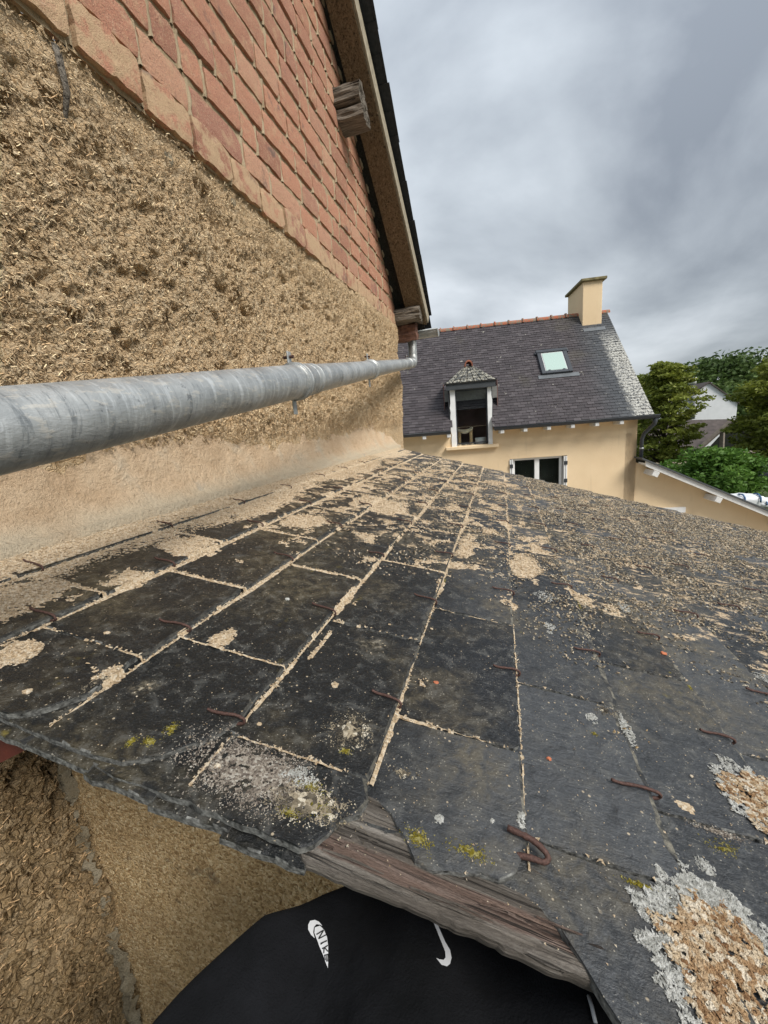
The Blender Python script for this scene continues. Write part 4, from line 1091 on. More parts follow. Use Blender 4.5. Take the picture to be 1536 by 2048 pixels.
# gutter (two runs, either side of the dormer) and rafter feet
for x0, x1 in ((XL, .30), (1.34, 4.98)):
    bm = bmesh.new(); pr = [(10.22-.075+.075*math.cos(math.pi*(1+k/8)), -.205+.075*math.sin(math.pi*(1+k/8))) for k in range(9)]
    a = [bm.verts.new((x0, y, z)) for y, z in pr]; b_ = [bm.verts.new((x1, y, z)) for y, z in pr]
    for k in range(8): bm.faces.new([a[k], a[k+1], b_[k+1], b_[k]])
    bm.faces.new(a[::-1]); bm.faces.new(b_)
    gt_ = nhp(bm_obj('gutter', bm, MAT['dark_zinc'] if 'dark_zinc' in MAT else MAT['dark_frame'], None))
    nhp(tube('gutter_bead', [(x0, 10.07, -.203), (x1, 10.07, -.203)], .011, MAT['dark_frame'], None, 6), gt_)
for i in range(10):
    x = -.95+i*.60 if i < 3 else 1.52+(i-3)*.535
    if x > 4.6 or .28 < x < 1.4: continue
    nhp(box('rafter_foot', (x-.045, 10.12, -.36), (x+.045, FY+.02, -.26), MAT['white_old'], None, None, .01))
nhp(box('soffit_board', (XL, 10.30, -.285), (.29, FY, -.262), MAT['white_old'])); nhp(box('soffit_board', (1.35, 10.30, -.285), (XR, FY, -.262), MAT['facade']))
# downpipe at the right corner
tube_pts = [(4.93, 10.16, -.26), (4.93, 10.2, -.40), (4.80, 10.38, -.62), (4.775, 10.42, -.75), (4.775, 10.42, -1.22)]
dp = nhp(tube('downpipe', tube_pts, [.05, .045, .04, .04, .04], MAT['dark_frame'], None, 12)); 
nhp(tube('pipe_collar', [(4.775, 10.42, -.95), (4.775, 10.42, -.985)], .05, MAT['zinc'], None, 12), dp)

def window(name, x0, x1, z0, z1, y, frame_mat, mull, fr=.06, glass=None):
    f = nhp(box(name, (x0, y, z0), (x0+fr, y+.05, z1), frame_mat))
    bm = bmesh.new()
    for lo, hi in (((x0, y, z0), (x0+fr, y+.05, z1)), ((x1-fr, y, z0), (x1, y+.05, z1)), ((x0+fr, y, z1-fr), (x1-fr, y+.05, z1)), ((x0+fr, y, z0), (x1-fr, y+.05, z0+fr))): box_bm(lo, hi, bm)
    if mull: xm = (x0+x1)/2; box_bm((xm-.055, y-.008, z0+fr), (xm+.055, y+.045, z1-fr), bm)
    bmesh.ops.recalc_face_normals(bm, faces=bm.faces); me = bpy.data.meshes.new(name); bm.to_mesh(me); bm.free(); me.materials.append(frame_mat); f.data = me
    panes = [(x0+fr, x1-fr)] if not mull else [(x0+fr, (x0+x1)/2-.055), ((x0+x1)/2+.055, x1-fr)]
    for a, b_ in panes: nhp(box('pane', (a, y+.02, z0+fr), (b_, y+.026, z1-fr), glass or MAT['glass']), f)
    return f
def m_glass():
    m, t, b = new_mat('window_glass'); b.inputs['Base Color'].default_value = (.9, .95, .95, 1); b.inputs['Roughness'].default_value = .02
    b.inputs['Transmission Weight'].default_value = 1.0; b.inputs['IOR'].default_value = 1.12; b.inputs['Specular IOR Level'].default_value=.5; return m
MAT['glass'] = m_glass()
# lower window with shutters folded on its sides
w2 = window('window', W2[0]+.08, W2[1]-.10, W2[2], W2[3], FY+.10, MAT['white_paint'], True)
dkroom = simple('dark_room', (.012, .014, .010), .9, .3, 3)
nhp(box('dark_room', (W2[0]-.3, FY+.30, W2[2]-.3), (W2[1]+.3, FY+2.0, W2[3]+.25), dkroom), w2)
for x_, s_ in ((W2[0]+.035, 1), (W2[1]-.045, -1)):
    for q in (-.022, .022):
        sh = nhp(box('shutter', (x_+q-.015, FY-.03, W2[2]+.03), (x_+q+.015, FY+.10, W2[3]-.015), MAT['white_paint'], None, None, .003))
        for zz_ in (W2[3]-.18, W2[3]-.62): nhp(box('hinge', (x_+q-.017, FY-.05, zz_-.045), (x_+q+.017, FY-.025, zz_+.045), MAT['dark_frame']), sh)
nhp(box('window_sill', (W2[0]-.06, FY-.08, W2[2]-.07), (W2[1]+.06, FY+.1, W2[2]), MAT['facade']))

# dormer
DM = nhp(bpy.data.objects.new('dormer', None)); col.objects.link(DM)
x0, x1 = .30, 1.34; zb, zt = -.60, .80
yf = FY-.03
glassw = window('dormer_window', .455, 1.235, -.56, .76, yf+.06, MAT['dark_frame'], False, .028); glassw.parent = DM
for o in list(glassw.children): pass
for a, b_ in ((.325, .455), (1.235, 1.335)):
    bm = bmesh.new(); rows = []
    for z in np.linspace(zb-.05, zt, 14):
        j = random.uniform(-.012, .012) if z > zb+.1 else 0
        l_, r_ = (a+j, b_) if a < .6 else (a, b_+j)
        rows.append([bm.verts.new((l_, yf, z)), bm.verts.new((r_, yf, z)), bm.verts.new((r_, yf+.12, z)), bm.verts.new((l_, yf+.12, z))])
    for q, w_ in zip(rows, rows[1:]):
        for k in range(4): bm.faces.new([q[k], q[(k+1)%4], w_[(k+1)%4], w_[k]])
    bm.faces.new(rows[-1]); bm.faces.new(rows[0][::-1]); bmesh.ops.recalc_face_normals(bm, faces=bm.faces)
    nhp(bm_obj('jamb_board', bm, MAT['white_paint'], None), DM)
nhp(box('dormer_sill', (.17, FY-.13, -.69), (1.47, FY+.1, -.61), MAT['facade'], None, None, .01), DM)
nhp(box('fascia', (.24, yf-.10, .77), (1.42, yf-.02, .90), simple('dark_zinc_fascia', (.05, .055, .06), .5, .15, 6)), DM)
nhp(box('drip_edge', (.22, yf-.13, .902), (1.44, yf, .925), simple('drip_black', (.02, .02, .02), .6)), DM)
for x_ in (x0-.01, x1+.0):   # slate cheeks
    poly_prism('cheek', [(x_, yf+.02, -.20), (x_, yf+.02, .80), (x_, yf+1.05, .80)], (.012, 0, 0), MAT['slate_edge'], DM)
# hipped dormer roof: front hip + two sides running back
F1, F2 = Vector((.22, yf-.13, .92)), Vector((1.44, yf-.13, .92)); AP = Vector((.83, yf+.34, 1.36)); AB = Vector((.83, yf+.98, 1.36)); B1, B2 = Vector((.22, yf+.55, .92)), Vector((1.44, yf+.55, .92))
def small_slates(name, A, B, C, D, rows, colsn, mat, parent):
    # A-B lower edge, D-C upper edge
    V, Fc, tone = [], [], []; rnd = random.Random(4); nr_ = (B-A).cross(D-A).normalized()
    if nr_.z < 0: nr_ = -nr_
    for r_ in range(rows):
        t0, t1 = r_/rows, min(1, (r_+1.6)/rows)
        for c in range(colsn):
            s0, s1 = c/colsn, (c+1)/colsn
            def P(s_, t_, w_): return tuple(A.lerp(B, s_).lerp(D.lerp(C, s_), t_)+nr_*w_)
            b = len(V); j = rnd.uniform(-.004, .004); V += [P(s0+.01, t0, .022+j), P(s1-.01, t0, .022+j), P(s1-.01, t1, .004), P(s0+.01, t1, .004), P(s0+.01, t0, .008), P(s1-.01, t0, .008)]
            Fc += [(b,b+1,b+2,b+3),(b+4,b+5,b+1,b)]; tone += [rnd.random()]*2
    o = mesh_obj(name, V, Fc, mat); at = o.data.attributes.new('tone', 'FLOAT', 'FACE'); at.data.foreach_set('value', tone); tag(o, kind='stuff'); return nhp(o, parent)
def m_lich():
    m, t, b = new_mat('lichened_slate'); g = G(t); n = g.noise(16, 5, .7)
    g.out(b, g.mix(g.range(n, .46, .60), (.07, .072, .07), (.36, .34, .28)), .9, g.bump(n, .008)); return m
MAT['lich'] = m_lich()
small_slates('dormer_slates', F1, F2, AP+Vector((.07,0,0)), AP-Vector((.07,0,0)), 6, 7, MAT['lich'], DM)
small_slates('dormer_slates', F2, B2, AB, AP+Vector((.05,0,0)), 6, 5, MAT['lich'], DM)
small_slates('dormer_slates', F1, B1, AB, AP-Vector((.05,0,0)), 6, 5, MAT['lich'], DM)
poly_prism('dormer_deck', [tuple(F1), tuple(F2), tuple(AP)], (0, .01, -.02), MAT['dark_wood'], DM)
# terracotta hip cap: a half-round arch seen end on
bm = bmesh.new(); rr = []
for y_, s_ in ((AP.y-.12, 1.0), (AP.y-.12, .72), (AP.y+.38, .72), (AP.y+.38, 1.0), (AP.y-.12, 1.0)):
    rr.append([bm.verts.new((.83+.10*s_*math.cos(math.pi*(k/10*1.16-.08)), y_, 1.35+.125*s_*math.sin(math.pi*(k/10*1.16-.08)))) for k in range(11)])
for a, b_ in zip(rr, rr[1:]):
    for k in range(10): bm.faces.new([a[k], a[k+1], b_[k+1], b_[k]])
bmesh.ops.recalc_face_normals(bm, faces=bm.faces)
nhp(bm_obj('ridge_cap', bm, MAT['terracotta'], None), DM)
# room behind the dormer glass
poly_prism('room_back', [(.2, FY+1.1, -.9), (1.5, FY+1.1, -.9), (1.5, FY+1.1, .95), (.2, FY+1.1, .95)], (0, .02, 0), MAT['interior'], DM)
nhp(box('room_floor', (.2, FY+.23, -.66), (1.5, FY+1.1, -.62), simple('room_floor', (.16, .11, .08), .8)), DM)
nhp(box('room_lintel', (.2, FY+.22, .52), (1.5, FY+.30, .80), simple('room_lintel', (.20, .20, .19), .9)), DM)
nhp(box('room_side', (.18, FY+.23, -.62), (.20, FY+1.1, .95), MAT['interior']), DM); nhp(box('room_side', (1.50, FY+.23, -.62), (1.52, FY+1.1, .95), MAT['interior']), DM)
# things on the window ledge inside
ct = empty('cat_tree', NMAT @ Vector((.62, FY+.38, -.62)), 'small beige cat tree with a plush hammock behind the dormer glass', 'cat tree'); ct.rotation_euler = (0,0,NA)
sis = simple('sisal', (.78, .56, .32), .9, .15, 40); pl = simple('cream_plush', (.85, .80, .70), .95, .15, 20)
ct_p = lambda o: (setattr(o, 'parent', ct), o)[1]
for x_ in (-.08, .22): ct_p(tube('post', [(x_, 0, .02), (x_, 0, .40)], .042, sis, None, 14))
bm = bmesh.new(); R_ = []
for i in range(13):
    x_ = -.14+i*.40/12; sag = .09*math.sin(math.pi*i/12)
    R_.append([bm.verts.new((x_, y_, .44-sag*(.5 if abs(y_) > .1 else 1)+zz_)) for y_, zz_ in ((-.14, .02), (-.06, 0), (.06, 0), (.14, .02), (.14, -.03), (.06, -.045), (-.06, -.045), (-.14, -.03))])
for a, b_ in zip(R_, R_[1:]):
    for k in range(8): bm.faces.new([a[k], b_[k], b_[(k+1)%8], a[(k+1)%8]])
bm.faces.new(R_[0]); bm.faces.new(R_[-1][::-1]); bmesh.ops.recalc_face_normals(bm, faces=bm.faces)
ct_p(bm_obj('hammock', bm, pl, None, True)); ct_p(box('base', (-.16, -.15, 0), (.30, .15, .025), pl, None, None, .008))
bk = empty('white_basin', NMAT @ Vector((1.08, FY+.35, -.62)), 'round white basin beside the cat tree behind the dormer glass', 'basin')
bm = bmesh.new(); prof = [(.0, .0), (.115, .0), (.135, .03), (.142, .17), (.136, .18), (.128, .17), (.118, .06), (0, .05)]
rr = [[bm.verts.new((r_*math.cos(2*math.pi*k/24), r_*math.sin(2*math.pi*k/24), z)) for k in range(24)] if r_ > 0 else [bm.verts.new((0,0,z))] for r_, z in prof]
for a, b_ in zip(rr, rr[1:]):
    for k in range(24):
        if len(a) == 1: bm.faces.new([a[0], b_[k], b_[(k+1)%24]])
        elif len(b_) == 1: bm.faces.new([a[k], a[(k+1)%24], b_[0]])
        else: bm.faces.new([a[k], a[(k+1)%24], b_[(k+1)%24], b_[k]])
bmesh.ops.recalc_face_normals(bm, faces=bm.faces); o = bm_obj('bowl', bm, MAT['white_paint'], None, True); o.parent = bk

# skylight
SK = nhp(bpy.data.objects.new('skylight', None)); col.objects.link(SK)
def rbox(name, xa, xb, sa, sb, wa, wb, mat, parent, bev=0):
    M = Matrix(((1,0,0,0),(0,S2,-S2,E0.y),(0,S2,S2,E0.z),(0,0,0,1)))
    bm = box_bm((xa, sa, wa), (xb, sb, wb), None, M, bev); bmesh.ops.recalc_face_normals(bm, faces=bm.faces); return nhp(bm_obj(name, bm, mat, None), parent)
sa, sb, xa, xb = 1.68, 2.52, 2.74, 3.50
for nm_, a, b_, c, d in (('frame_side', xa, xa+.10, sa, sb), ('frame_side', xb-.10, xb, sa, sb), ('frame_foot', xa+.10, xb-.10, sa, sa+.09), ('frame_head', xa-.02, xb+.02, sb, sb+.10)):
    rbox(nm_, a, b_, c, d, .0, .085 if nm_ != 'frame_head' else .10, MAT['dark_frame'], SK, .006)
rbox('apron_flashing', xa-.10, xb+.14, sa-.14, sa-.002, .02, .030, MAT['lead'], SK)
sash = rbox('sash', xa+.10, xb-.10, sa+.09, sb, .03, .060, MAT['white_paint'], SK)
gm, gt2, gb2 = new_mat('frosted_glass'); gb2.inputs['Base Color'].default_value = (.40, .52, .47, 1); gb2.inputs['Roughness'].default_value = .12
rbox('glazing', xa+.125, xb-.125, sa+.12, sb-.03, .0605, .070, gm, sash)
for x_ in (xa+.20, xb-.20): rbox('clip', x_-.025, x_+.025, sa+.085, sa+.125, .071, .085, MAT['dark_frame'], SK)
rbox('hinge_cap', xa-.05, xa, sb-.02, sb+.06, .0, .07, MAT['dark_frame'], SK); rbox('hinge_cap', xb, xb+.05, sb-.02, sb+.06, .0, .07, MAT['dark_frame'], SK)

# chimney
CH = nhp(bpy.data.objects.new('chimney', None)); col.objects.link(CH)
nhp(box('stack', (4.15, 12.78, 2.1), (4.66, 14.10, 3.48), MAT['facade'], None, None, .01), CH)
nhp(box('cap_slab', (4.08, 12.70, 3.48), (4.75, 14.18, 3.55), simple('mossy_cap', (.20, .17, .09), .95, .4, 12, .01), None, None, .01), CH)
rbox('flashing', 4.13, 4.70, 3.30, 3.44, .02, .03, MAT['lead'], CH)
# annex gable running down to the right
AN = nhp(bpy.data.objects.new('annex', None)); col.objects.link(AN)
A0, A1 = (4.70, -1.30), (10.5, -4.22)
slp = (A1[1]-A0[1])/(A1[0]-A0[0])
bm = bmesh.new(); sw = (5.17, 5.84, -3.3, -2.50)
for (xa_, xb_) in ((4.703, sw[0]), (sw[0], sw[1]), (sw[1], 10.5)):
    za, zb_ = A0[1]+slp*(xa_-A0[0]), A0[1]+slp*(xb_-A0[0])
    if xa_ == sw[0]:
        bm.faces.new([bm.verts.new(p) for p in ((xa_, FY+.012, sw[3]), (xb_, FY+.012, sw[3]), (xb_, FY+.012, zb_), (xa_, FY+.012, za))])
        bm.faces.new([bm.verts.new(p) for p in ((xa_, FY+.012, GZ), (xb_, FY+.012, GZ), (xb_, FY+.012, sw[2]), (xa_, FY+.012, sw[2]))])
    else: bm.faces.new([bm.verts.new(p) for p in ((xa_, FY+.012, GZ), (xb_, FY+.012, GZ), (xb_, FY+.012, max(zb_, GZ+.02)), (xa_, FY+.012, za))])
nhp(bm_obj('annex_wall', bm, MAT['facade'], None), AN)
sm_ = window('annex_window', sw[0]+.02, sw[1]-.02, sw[2], sw[3]-.02, FY+.03, MAT['white_paint'], False, .09); sm_.parent = AN
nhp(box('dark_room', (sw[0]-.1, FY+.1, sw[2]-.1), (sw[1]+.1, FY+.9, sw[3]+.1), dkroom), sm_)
nhp(box('shutter_box', (sw[0]-.02, FY-.05, sw[3]-.10), (sw[1]+.02, FY+.02, sw[3]+.03), MAT['white_paint']), AN)
def sloped(name, xa_, xb_, ya_, yb_, z0_, z1_, mat, par):
    f = lambda x_: A0[1]+slp*(x_-A0[0])
    bm = bmesh.new(); vs = [bm.verts.new((x_, y_, f(x_)+z_)) for x_ in (xa_, xb_) for y_ in (ya_, yb_) for z_ in (z0_, z1_)]
    for q in ((0,1,3,2),(4,6,7,5),(0,4,5,1),(2,3,7,6),(0,2,6,4),(1,5,7,3)): bm.faces.new([vs[i] for i in q])
    bmesh.ops.recalc_face_normals(bm, faces=bm.faces); return nhp(bm_obj(name, bm, mat, None), par)
sloped('barge_board', 4.76, 10.6, FY-.36, FY-.325, -.035, .085, MAT['white_old'], AN)
sloped('soffit', 4.76, 10.6, FY-.32, FY, -.002, .035, MAT['white_old'], AN)
sloped('annex_roof', 4.66, 10.7, FY-.40, FY+4.5, .087, .125, MAT['slate_edge'], AN)
for x_ in (5.02, 6.40, 7.85, 9.3):
    z_ = A0[1]+slp*(x_-A0[0]); M = Matrix.Translation((x_, 0, z_)) @ Matrix.Rotation(-math.atan(slp), 4, 'Y')
    bm = box_bm((-.07, FY-.40, -.17), (.07, FY+.02, -.045), None, M, .006); bmesh.ops.recalc_face_normals(bm, faces=bm.faces); nhp(bm_obj('purlin_end', bm, MAT['white_old'], None), AN)
nhp(box('annex_side', (10.38, FY+.02, GZ), (10.5, FY+4.4, -4.25), MAT['facade']), AN)

# ================================================================ THINGS BEYOND THE ANNEX
def far(u, v, y): return aty(u, v, y)
white_wall = simple('white_wall', (.74, .75, .77), .9, .05, 2)
def gable_house(name, y, pts_px, depth, label, wallm, roofm, base):
    """gable end traced by its corners at distance y"""
    root = empty(name, (0, 0, 0), label, 'house'); P = [far(u, v, y) for u, v in pts_px]
    L_, Ap, Rr = P; root.location = (Ap.x, y, base)
    loc = Vector(root.location)
    w = [Vector((L_.x, y, base)), Vector((Rr.x, y, base)), Rr, Ap, L_]; w = [p-loc for p in w]
    bm = bmesh.new(); a = [bm.verts.new(p) for p in w]; b_ = [bm.verts.new(p+Vector((0, depth, 0))) for p in w]
    bm.faces.new(a); bm.faces.new(b_[::-1])
    for i in range(5): bm.faces.new([a[i], a[(i+1)%5], b_[(i+1)%5], b_[i]])
    bmesh.ops.recalc_face_normals(bm, faces=bm.faces); o = bm_obj('wall', bm, wallm, None); o.parent = root
    for s_, e_ in ((0, L_), (1, Rr)):
        q = e_-loc; t_ = Ap-loc; d = (q-t_)*.08; up = Vector((0, 0, .12)); bm = bmesh.new()
        pv = [t_+up, q+d+up, q+d+up+Vector((0, depth+.2, 0)), t_+up+Vector((0, depth+.2, 0))]; pv = [p+Vector((0, -.15, 0)) for p in pv]
        a = [bm.verts.new(p) for p in pv]; b_ = [bm.verts.new(p-up*1.0) for p in pv]; bm.faces.new(a); bm.faces.new(b_[::-1])
        for i in range(4): bm.faces.new([a[i], a[(i+1)%4], b_[(i+1)%4], b_[i]])
        bmesh.ops.recalc_face_normals(bm, faces=bm.faces); o = bm_obj('roof', bm, roofm, None); o.parent = root
    return root
roof_br = simple('brown_slate', (.075, .06, .055), .85, .3, 3, .01)
gh = gable_house('white_gable_house', 44, [(1350, 812), (1417, 766), (1475, 806)], 9, 'white gabled house showing between the trees at far right', white_wall, roof_br, GZ)
loc = Vector(gh.location); fl0, fl1 = far(1385, 768, 43.8)-loc, far(1386, 838, 43.8)-loc
o = tube('flue', [fl1, fl0], .16, simple('flue_metal', (.25, .26, .27), .5), None, 10); o.parent = gh
o = tube('flue_cap', [fl0, fl0+Vector((0, 0, .55))], .28, MAT['white_paint'], None, 10); o.parent = gh
# low building with a brown roof and open timber truss
lb = empty('low_barn', (0, 0, 0), 'low building with brown roof and open timber truss gable under the white house', 'building')
y = 36
def quad(name, pxs, ys_, mat, par, th=.15):
    P = [far(u, v, yy_) for (u, v), yy_ in zip(pxs, ys_)]; bm = bmesh.new(); a = [bm.verts.new(p) for p in P]; b_ = [bm.verts.new(p+Vector((0, th, -th))) for p in P]
    bm.faces.new(a); bm.faces.new(b_[::-1]); k = len(P)
    for i in range(k): bm.faces.new([a[i], a[(i+1)%k], b_[(i+1)%k], b_[i]])
    bmesh.ops.recalc_face_normals(bm, faces=bm.faces); o = bm_obj(name, bm, mat, None); o.parent = par; return o
quad('roof', [(1270, 905), (1395, 900), (1462, 838), (1290, 842)], [34, 34, 38, 38], roof_br, lb)
quad('roof', [(1462, 838), (1470, 842), (1620, 910), (1600, 905)], [38, 36, 36, 38], roof_br, lb)
wl_ = simple('beige_wall', (.40, .345, .27), .95, .1, 1)
quad('wall', [(1262, 985), (1395, 985), (1395, 898), (1262, 902)], [34.3]*4, simple('cream_wall', (.52, .45, .34), .95, .1, 1), lb)
quad('wall', [(1395, 950), (1600, 960), (1600, 915), (1395, 908)], [34.6]*4, wl_, lb)
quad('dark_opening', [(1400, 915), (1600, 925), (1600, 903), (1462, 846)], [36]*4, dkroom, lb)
tmb = simple('grey_timber', (.20, .17, .14), .9, .2, 5)
for a, b_ in (((1398, 898), (1462, 842)), ((1462, 842), (1600, 905)), ((1445, 860), (1443, 905)), ((1400, 899), (1600, 912))):
    pa_, pb_ = far(*a, 34.2), far(*b_, 34.2); o = tube('truss_beam', [pa_, pb_], .16, tmb, None, 4, False); o.parent = lb

# trees
def m_leaf(name, c0, c1, c2):
    m, t, b = new_mat(name); g = G(t); at = N(t, 'ShaderNodeAttribute', attribute_name='tone')
    g.out(b, g.ramp(at.outputs['Fac'], [(0, c0), (.5, c1), (1, c2)]), .6, None, .3)
    tr = N(t, 'ShaderNodeBsdfTranslucent'); L(t, b.inputs['Base Color'].links[0].from_socket, tr.inputs[0])
    ms = N(t, 'ShaderNodeMixShader', inp={0: .3}); L(t, b.outputs[0], ms.inputs[1]); L(t, tr.outputs[0], ms.inputs[2])
    L(t, ms.outputs[0], t.nodes['Material Output'].inputs[0]); return m
leafA = m_leaf('leaf_olive', (.09, .12, .02), (.18, .215, .032), (.28, .30, .055))
leafB = m_leaf('leaf_dark', (.04, .07, .02), (.08, .13, .035), (.13, .19, .055))
leafC = m_leaf('leaf_bright', (.05, .12, .018), (.10, .20, .03), (.17, .29, .055))
bark = simple('bark', (.05, .04, .03), .95, .3, 12)
def leaves(name, cl, mat, parent, size, seed, n_per):
    """cl = clumps (centre, radii)"""
    rg2 = np.random.default_rng(seed); V = []; tone = []
    C = np.array([c for c, r_ in cl], float); Rr = np.array([r_ for c, r_ in cl], float)
    idx = np.repeat(np.arange(len(cl)), n_per); n_ = len(idx)
    d = rg2.normal(size=(n_, 3)); d /= np.linalg.norm(d, axis=1)[:, None]; rad = rg2.random(n_)**.45
    P = C[idx]+d*rad[:, None]*Rr[idx]
    a = rg2.normal(size=(n_, 3)); a[:, 2] *= .5; a /= np.linalg.norm(a, axis=1)[:, None]; b2 = np.cross(a, rg2.normal(size=(n_, 3))); b2 /= np.linalg.norm(b2, axis=1)[:, None]
    s_ = size*rg2.uniform(.6, 1.3, n_)[:, None]
    V = np.stack([P-a*s_, P+b2*s_*.45, P+a*s_, P-b2*s_*.45], 1).reshape(-1, 3)
    Fc = np.arange(4*n_).reshape(-1, 4); o = mesh_obj(name, V, Fc, mat)
    ct_ = rg2.uniform(.25, .75, len(cl)); tv = np.clip(ct_[idx]+rg2.normal(0, .16, n_), 0, 1)
    at = o.data.attributes.new('tone', 'FLOAT', 'FACE'); at.data.foreach_set('value', tv)
    o.parent = parent; return o
def tree(name, base, hgt, rx, label, mat, seed, clumps=46, flat=.5, lsize=.13, n_per=170, trunk_r=.16, low=.25, group=None, cat='tree', spread=1.0):
    rnd = random.Random(seed); root = empty(name, base, label, cat, group)
    tr = bmesh.new(); lean_ = rnd.uniform(-.04, .04)
    tp = [(0, 0, 0), (lean_*hgt*.4, .1, hgt*.3), (lean_*hgt, 0, hgt*.62), (lean_*hgt*1.4, 0, hgt*.9)]
    tube_bm(tp, [trunk_r, trunk_r*.8, trunk_r*.45, trunk_r*.12], 8, tr)
    cl = []
    for i in range(clumps):
        z = hgt*(low+(.97-low)*((i+.5)/clumps)); zz_ = (z/hgt-low)/(1-low)
        env = math.sin(math.pi*min(1, (zz_*.80+.16)))**.7
        a = i*2.399+rnd.uniform(-.4, .4); r_ = rx*env*rnd.uniform(.35, 1.0)*spread
        c = Vector((r_*math.cos(a)+lean_*hgt, r_*math.sin(a), z)); s_ = rx*rnd.uniform(.17, .34)
        cl.append((tuple(c), (s_*1.25, s_*1.25, s_*flat)))
        tube_bm([(lean_*z, 0, max(.1*hgt, z-.22*hgt)), (c.x*.55, c.y*.55, z-.07*hgt), (c.x, c.y, z)], [trunk_r*.32*(1.1-zz_), trunk_r*.2*(1.1-zz_), .012], 5, tr)
    o = bm_obj('trunk', tr, bark, None, True); o.parent = root
    leaves('crown', cl, mat, root, lsize, seed, n_per); return root
def tbase(u, y): p = far(u, 900, y); return (p.x, y, GZ)
def th_(u, v, y): return far(u, v, y).z-GZ
tree('tree', tbase(1330, 30), th_(1325, 722, 30), 2.0, 'light olive tree with airy layered crown directly right of the cream house', leafA, 1, 110, .36, .12, 150, .17, .12)
tree('tree', tbase(1568, 27), th_(1536, 705, 27), 2.5, 'large olive green tree cut by the right edge of the photo', leafA, 2, 120, .36, .13, 170, .22, .14)
tree('tree', tbase(1435, 62), th_(1435, 718, 62), 6.5, 'broad dark green tree rising behind the white gabled house', leafB, 3, 70, .7, .30, 220, .4, .1)
tree('tree', tbase(1300, 40), th_(1285, 745, 40), 2.6, 'small olive tree just over the verge of the neighbour roof', leafA, 4, 40, .5, .17, 130, .15, .2)
tree('tree', tbase(1530, 70), th_(1530, 745, 70), 8.5, 'dark round tree at the far right behind the olive tree', leafB, 5, 60, .7, .33, 200, .4, .05)
tree('tree', tbase(1330, 70), th_(1350, 752, 70), 6.5, 'dark tree low on the horizon behind the first olive tree', leafB, 6, 60, .7, .33, 200, .4, .05)
tree('bush', tbase(1432, 23), th_(1432, 905, 23), 1.95, 'dense bright green bush below the barn', leafC, 7, 60, .8, .11, 260, .08, .02, None, 'bush')
# hedge
hb = empty('hedge', tbase(1540, 24), 'clipped green hedge at the right edge beside the bright bush', 'hedge')
rnd = random.Random(8); cl = [((rnd.uniform(-2.2, 3.5), rnd.uniform(-.4, .4), rnd.uniform(.2, th_(1530, 955, 24)-.25)), (.38, .35, .3)) for _ in range(70)]
leaves('foliage', cl, leafC, hb, .09, 18, 170)
# builder's bags
for i, (u, v, w_, c) in enumerate(((1490, 1003, .75, 'white builder bag with blue straps heaped behind the annex roof'), (1536, 1012, .9, 'white builder bag at the right edge of the photo, fuller than the one beside it'))):
    p = far(u, v, 20); bgo = empty('builder_bag', (p.x, 20, GZ), c, 'bag', 'white builder bags behind the annex'); hb_ = p.z+.28-GZ
    bm = bmesh.new(); bmesh.ops.create_uvsphere(bm, u_segments=28, v_segments=18, radius=1)
    for q in bm.verts:
        cc = q.co.copy(); m_ = 1/max(abs(cc.x), abs(cc.y), abs(cc.z)); cc = cc*(m_*.75+.25)
        nn = float(fbm(np.array(cc.x*2.2+i*7), np.array(cc.y*2.2), np.array(cc.z*2.2), 3, 5)-.5)
        q.co = Vector((cc.x*w_*.7, cc.y*.6, hb_/2+cc.z*hb_/2))*(1+nn*.22)
    o = bm_obj('sack', bm, simple('woven_white', (.72, .73, .75), .6, .12, 6), None, True); o.parent = bgo
    for sx in (-.4, .3):
        o = tube('strap', [(sx*w_, -.62, hb_*.55), (sx*w_, -.6, hb_*.98), (sx*w_+.1, -.2, hb_*1.14), (sx*w_+.15, .2, hb_*1.02)], .03, simple('blue_strap', (.06, .13, .25), .7), None, 6); o.parent = bgo
# ================================================================ THE PHOTOGRAPHER'S LAP
person = empty('person', (-.08, -.25, -1.62), 'person in black sportswear crouching under the edge of the slates, only the black clothing showing', 'person')
def m_cloth():
    m, t, b = new_mat('black_jersey'); g = G(t).world(); n = g.noise(500, 3); w = g.noise(14, 4, .5)
    g.out(b, g.ramp(w, [(.3, (.003, .0033, .004)), (.7, (.0085, .009, .011))]), .9, g.bump(g.math('ADD', g.math('MULTIPLY', n, .15), g.math('MULTIPLY', w, 1.5)), .012), .15)
    b.inputs['Sheen Weight'].default_value = .02; b.inputs['Sheen Roughness'].default_value = .4; return m
MAT['cloth'] = m_cloth()
skin = simple('skin', (.42, .25, .18), .6, .06, 20)
def skinned(name, verts, edges, radii, mat, parent, root=0, sub=2):
    me = bpy.data.meshes.new(name); me.from_pydata(verts, edges, []); o = bpy.data.objects.new(name, me); link(o)
    sk = o.modifiers.new('s', 'SKIN')
    for i, r_ in enumerate(radii):
        me.skin_vertices[0].data[i].radius = (r_, r_) if not hasattr(r_, '__len__') else r_
    me.skin_vertices[0].data[root].use_root = True
    o.modifiers.new('d', 'SUBSURF').levels = sub
    dg = bpy.context.evaluated_depsgraph_get(); ev = o.evaluated_get(dg); m2 = bpy.data.meshes.new_from_object(ev)
    o.modifiers.clear(); o.data = m2; m2.materials.clear(); m2.materials.append(mat); smooth(m2)
    o.parent = parent; o.matrix_parent_inverse = Matrix.Translation(-Vector(parent.location)); return o
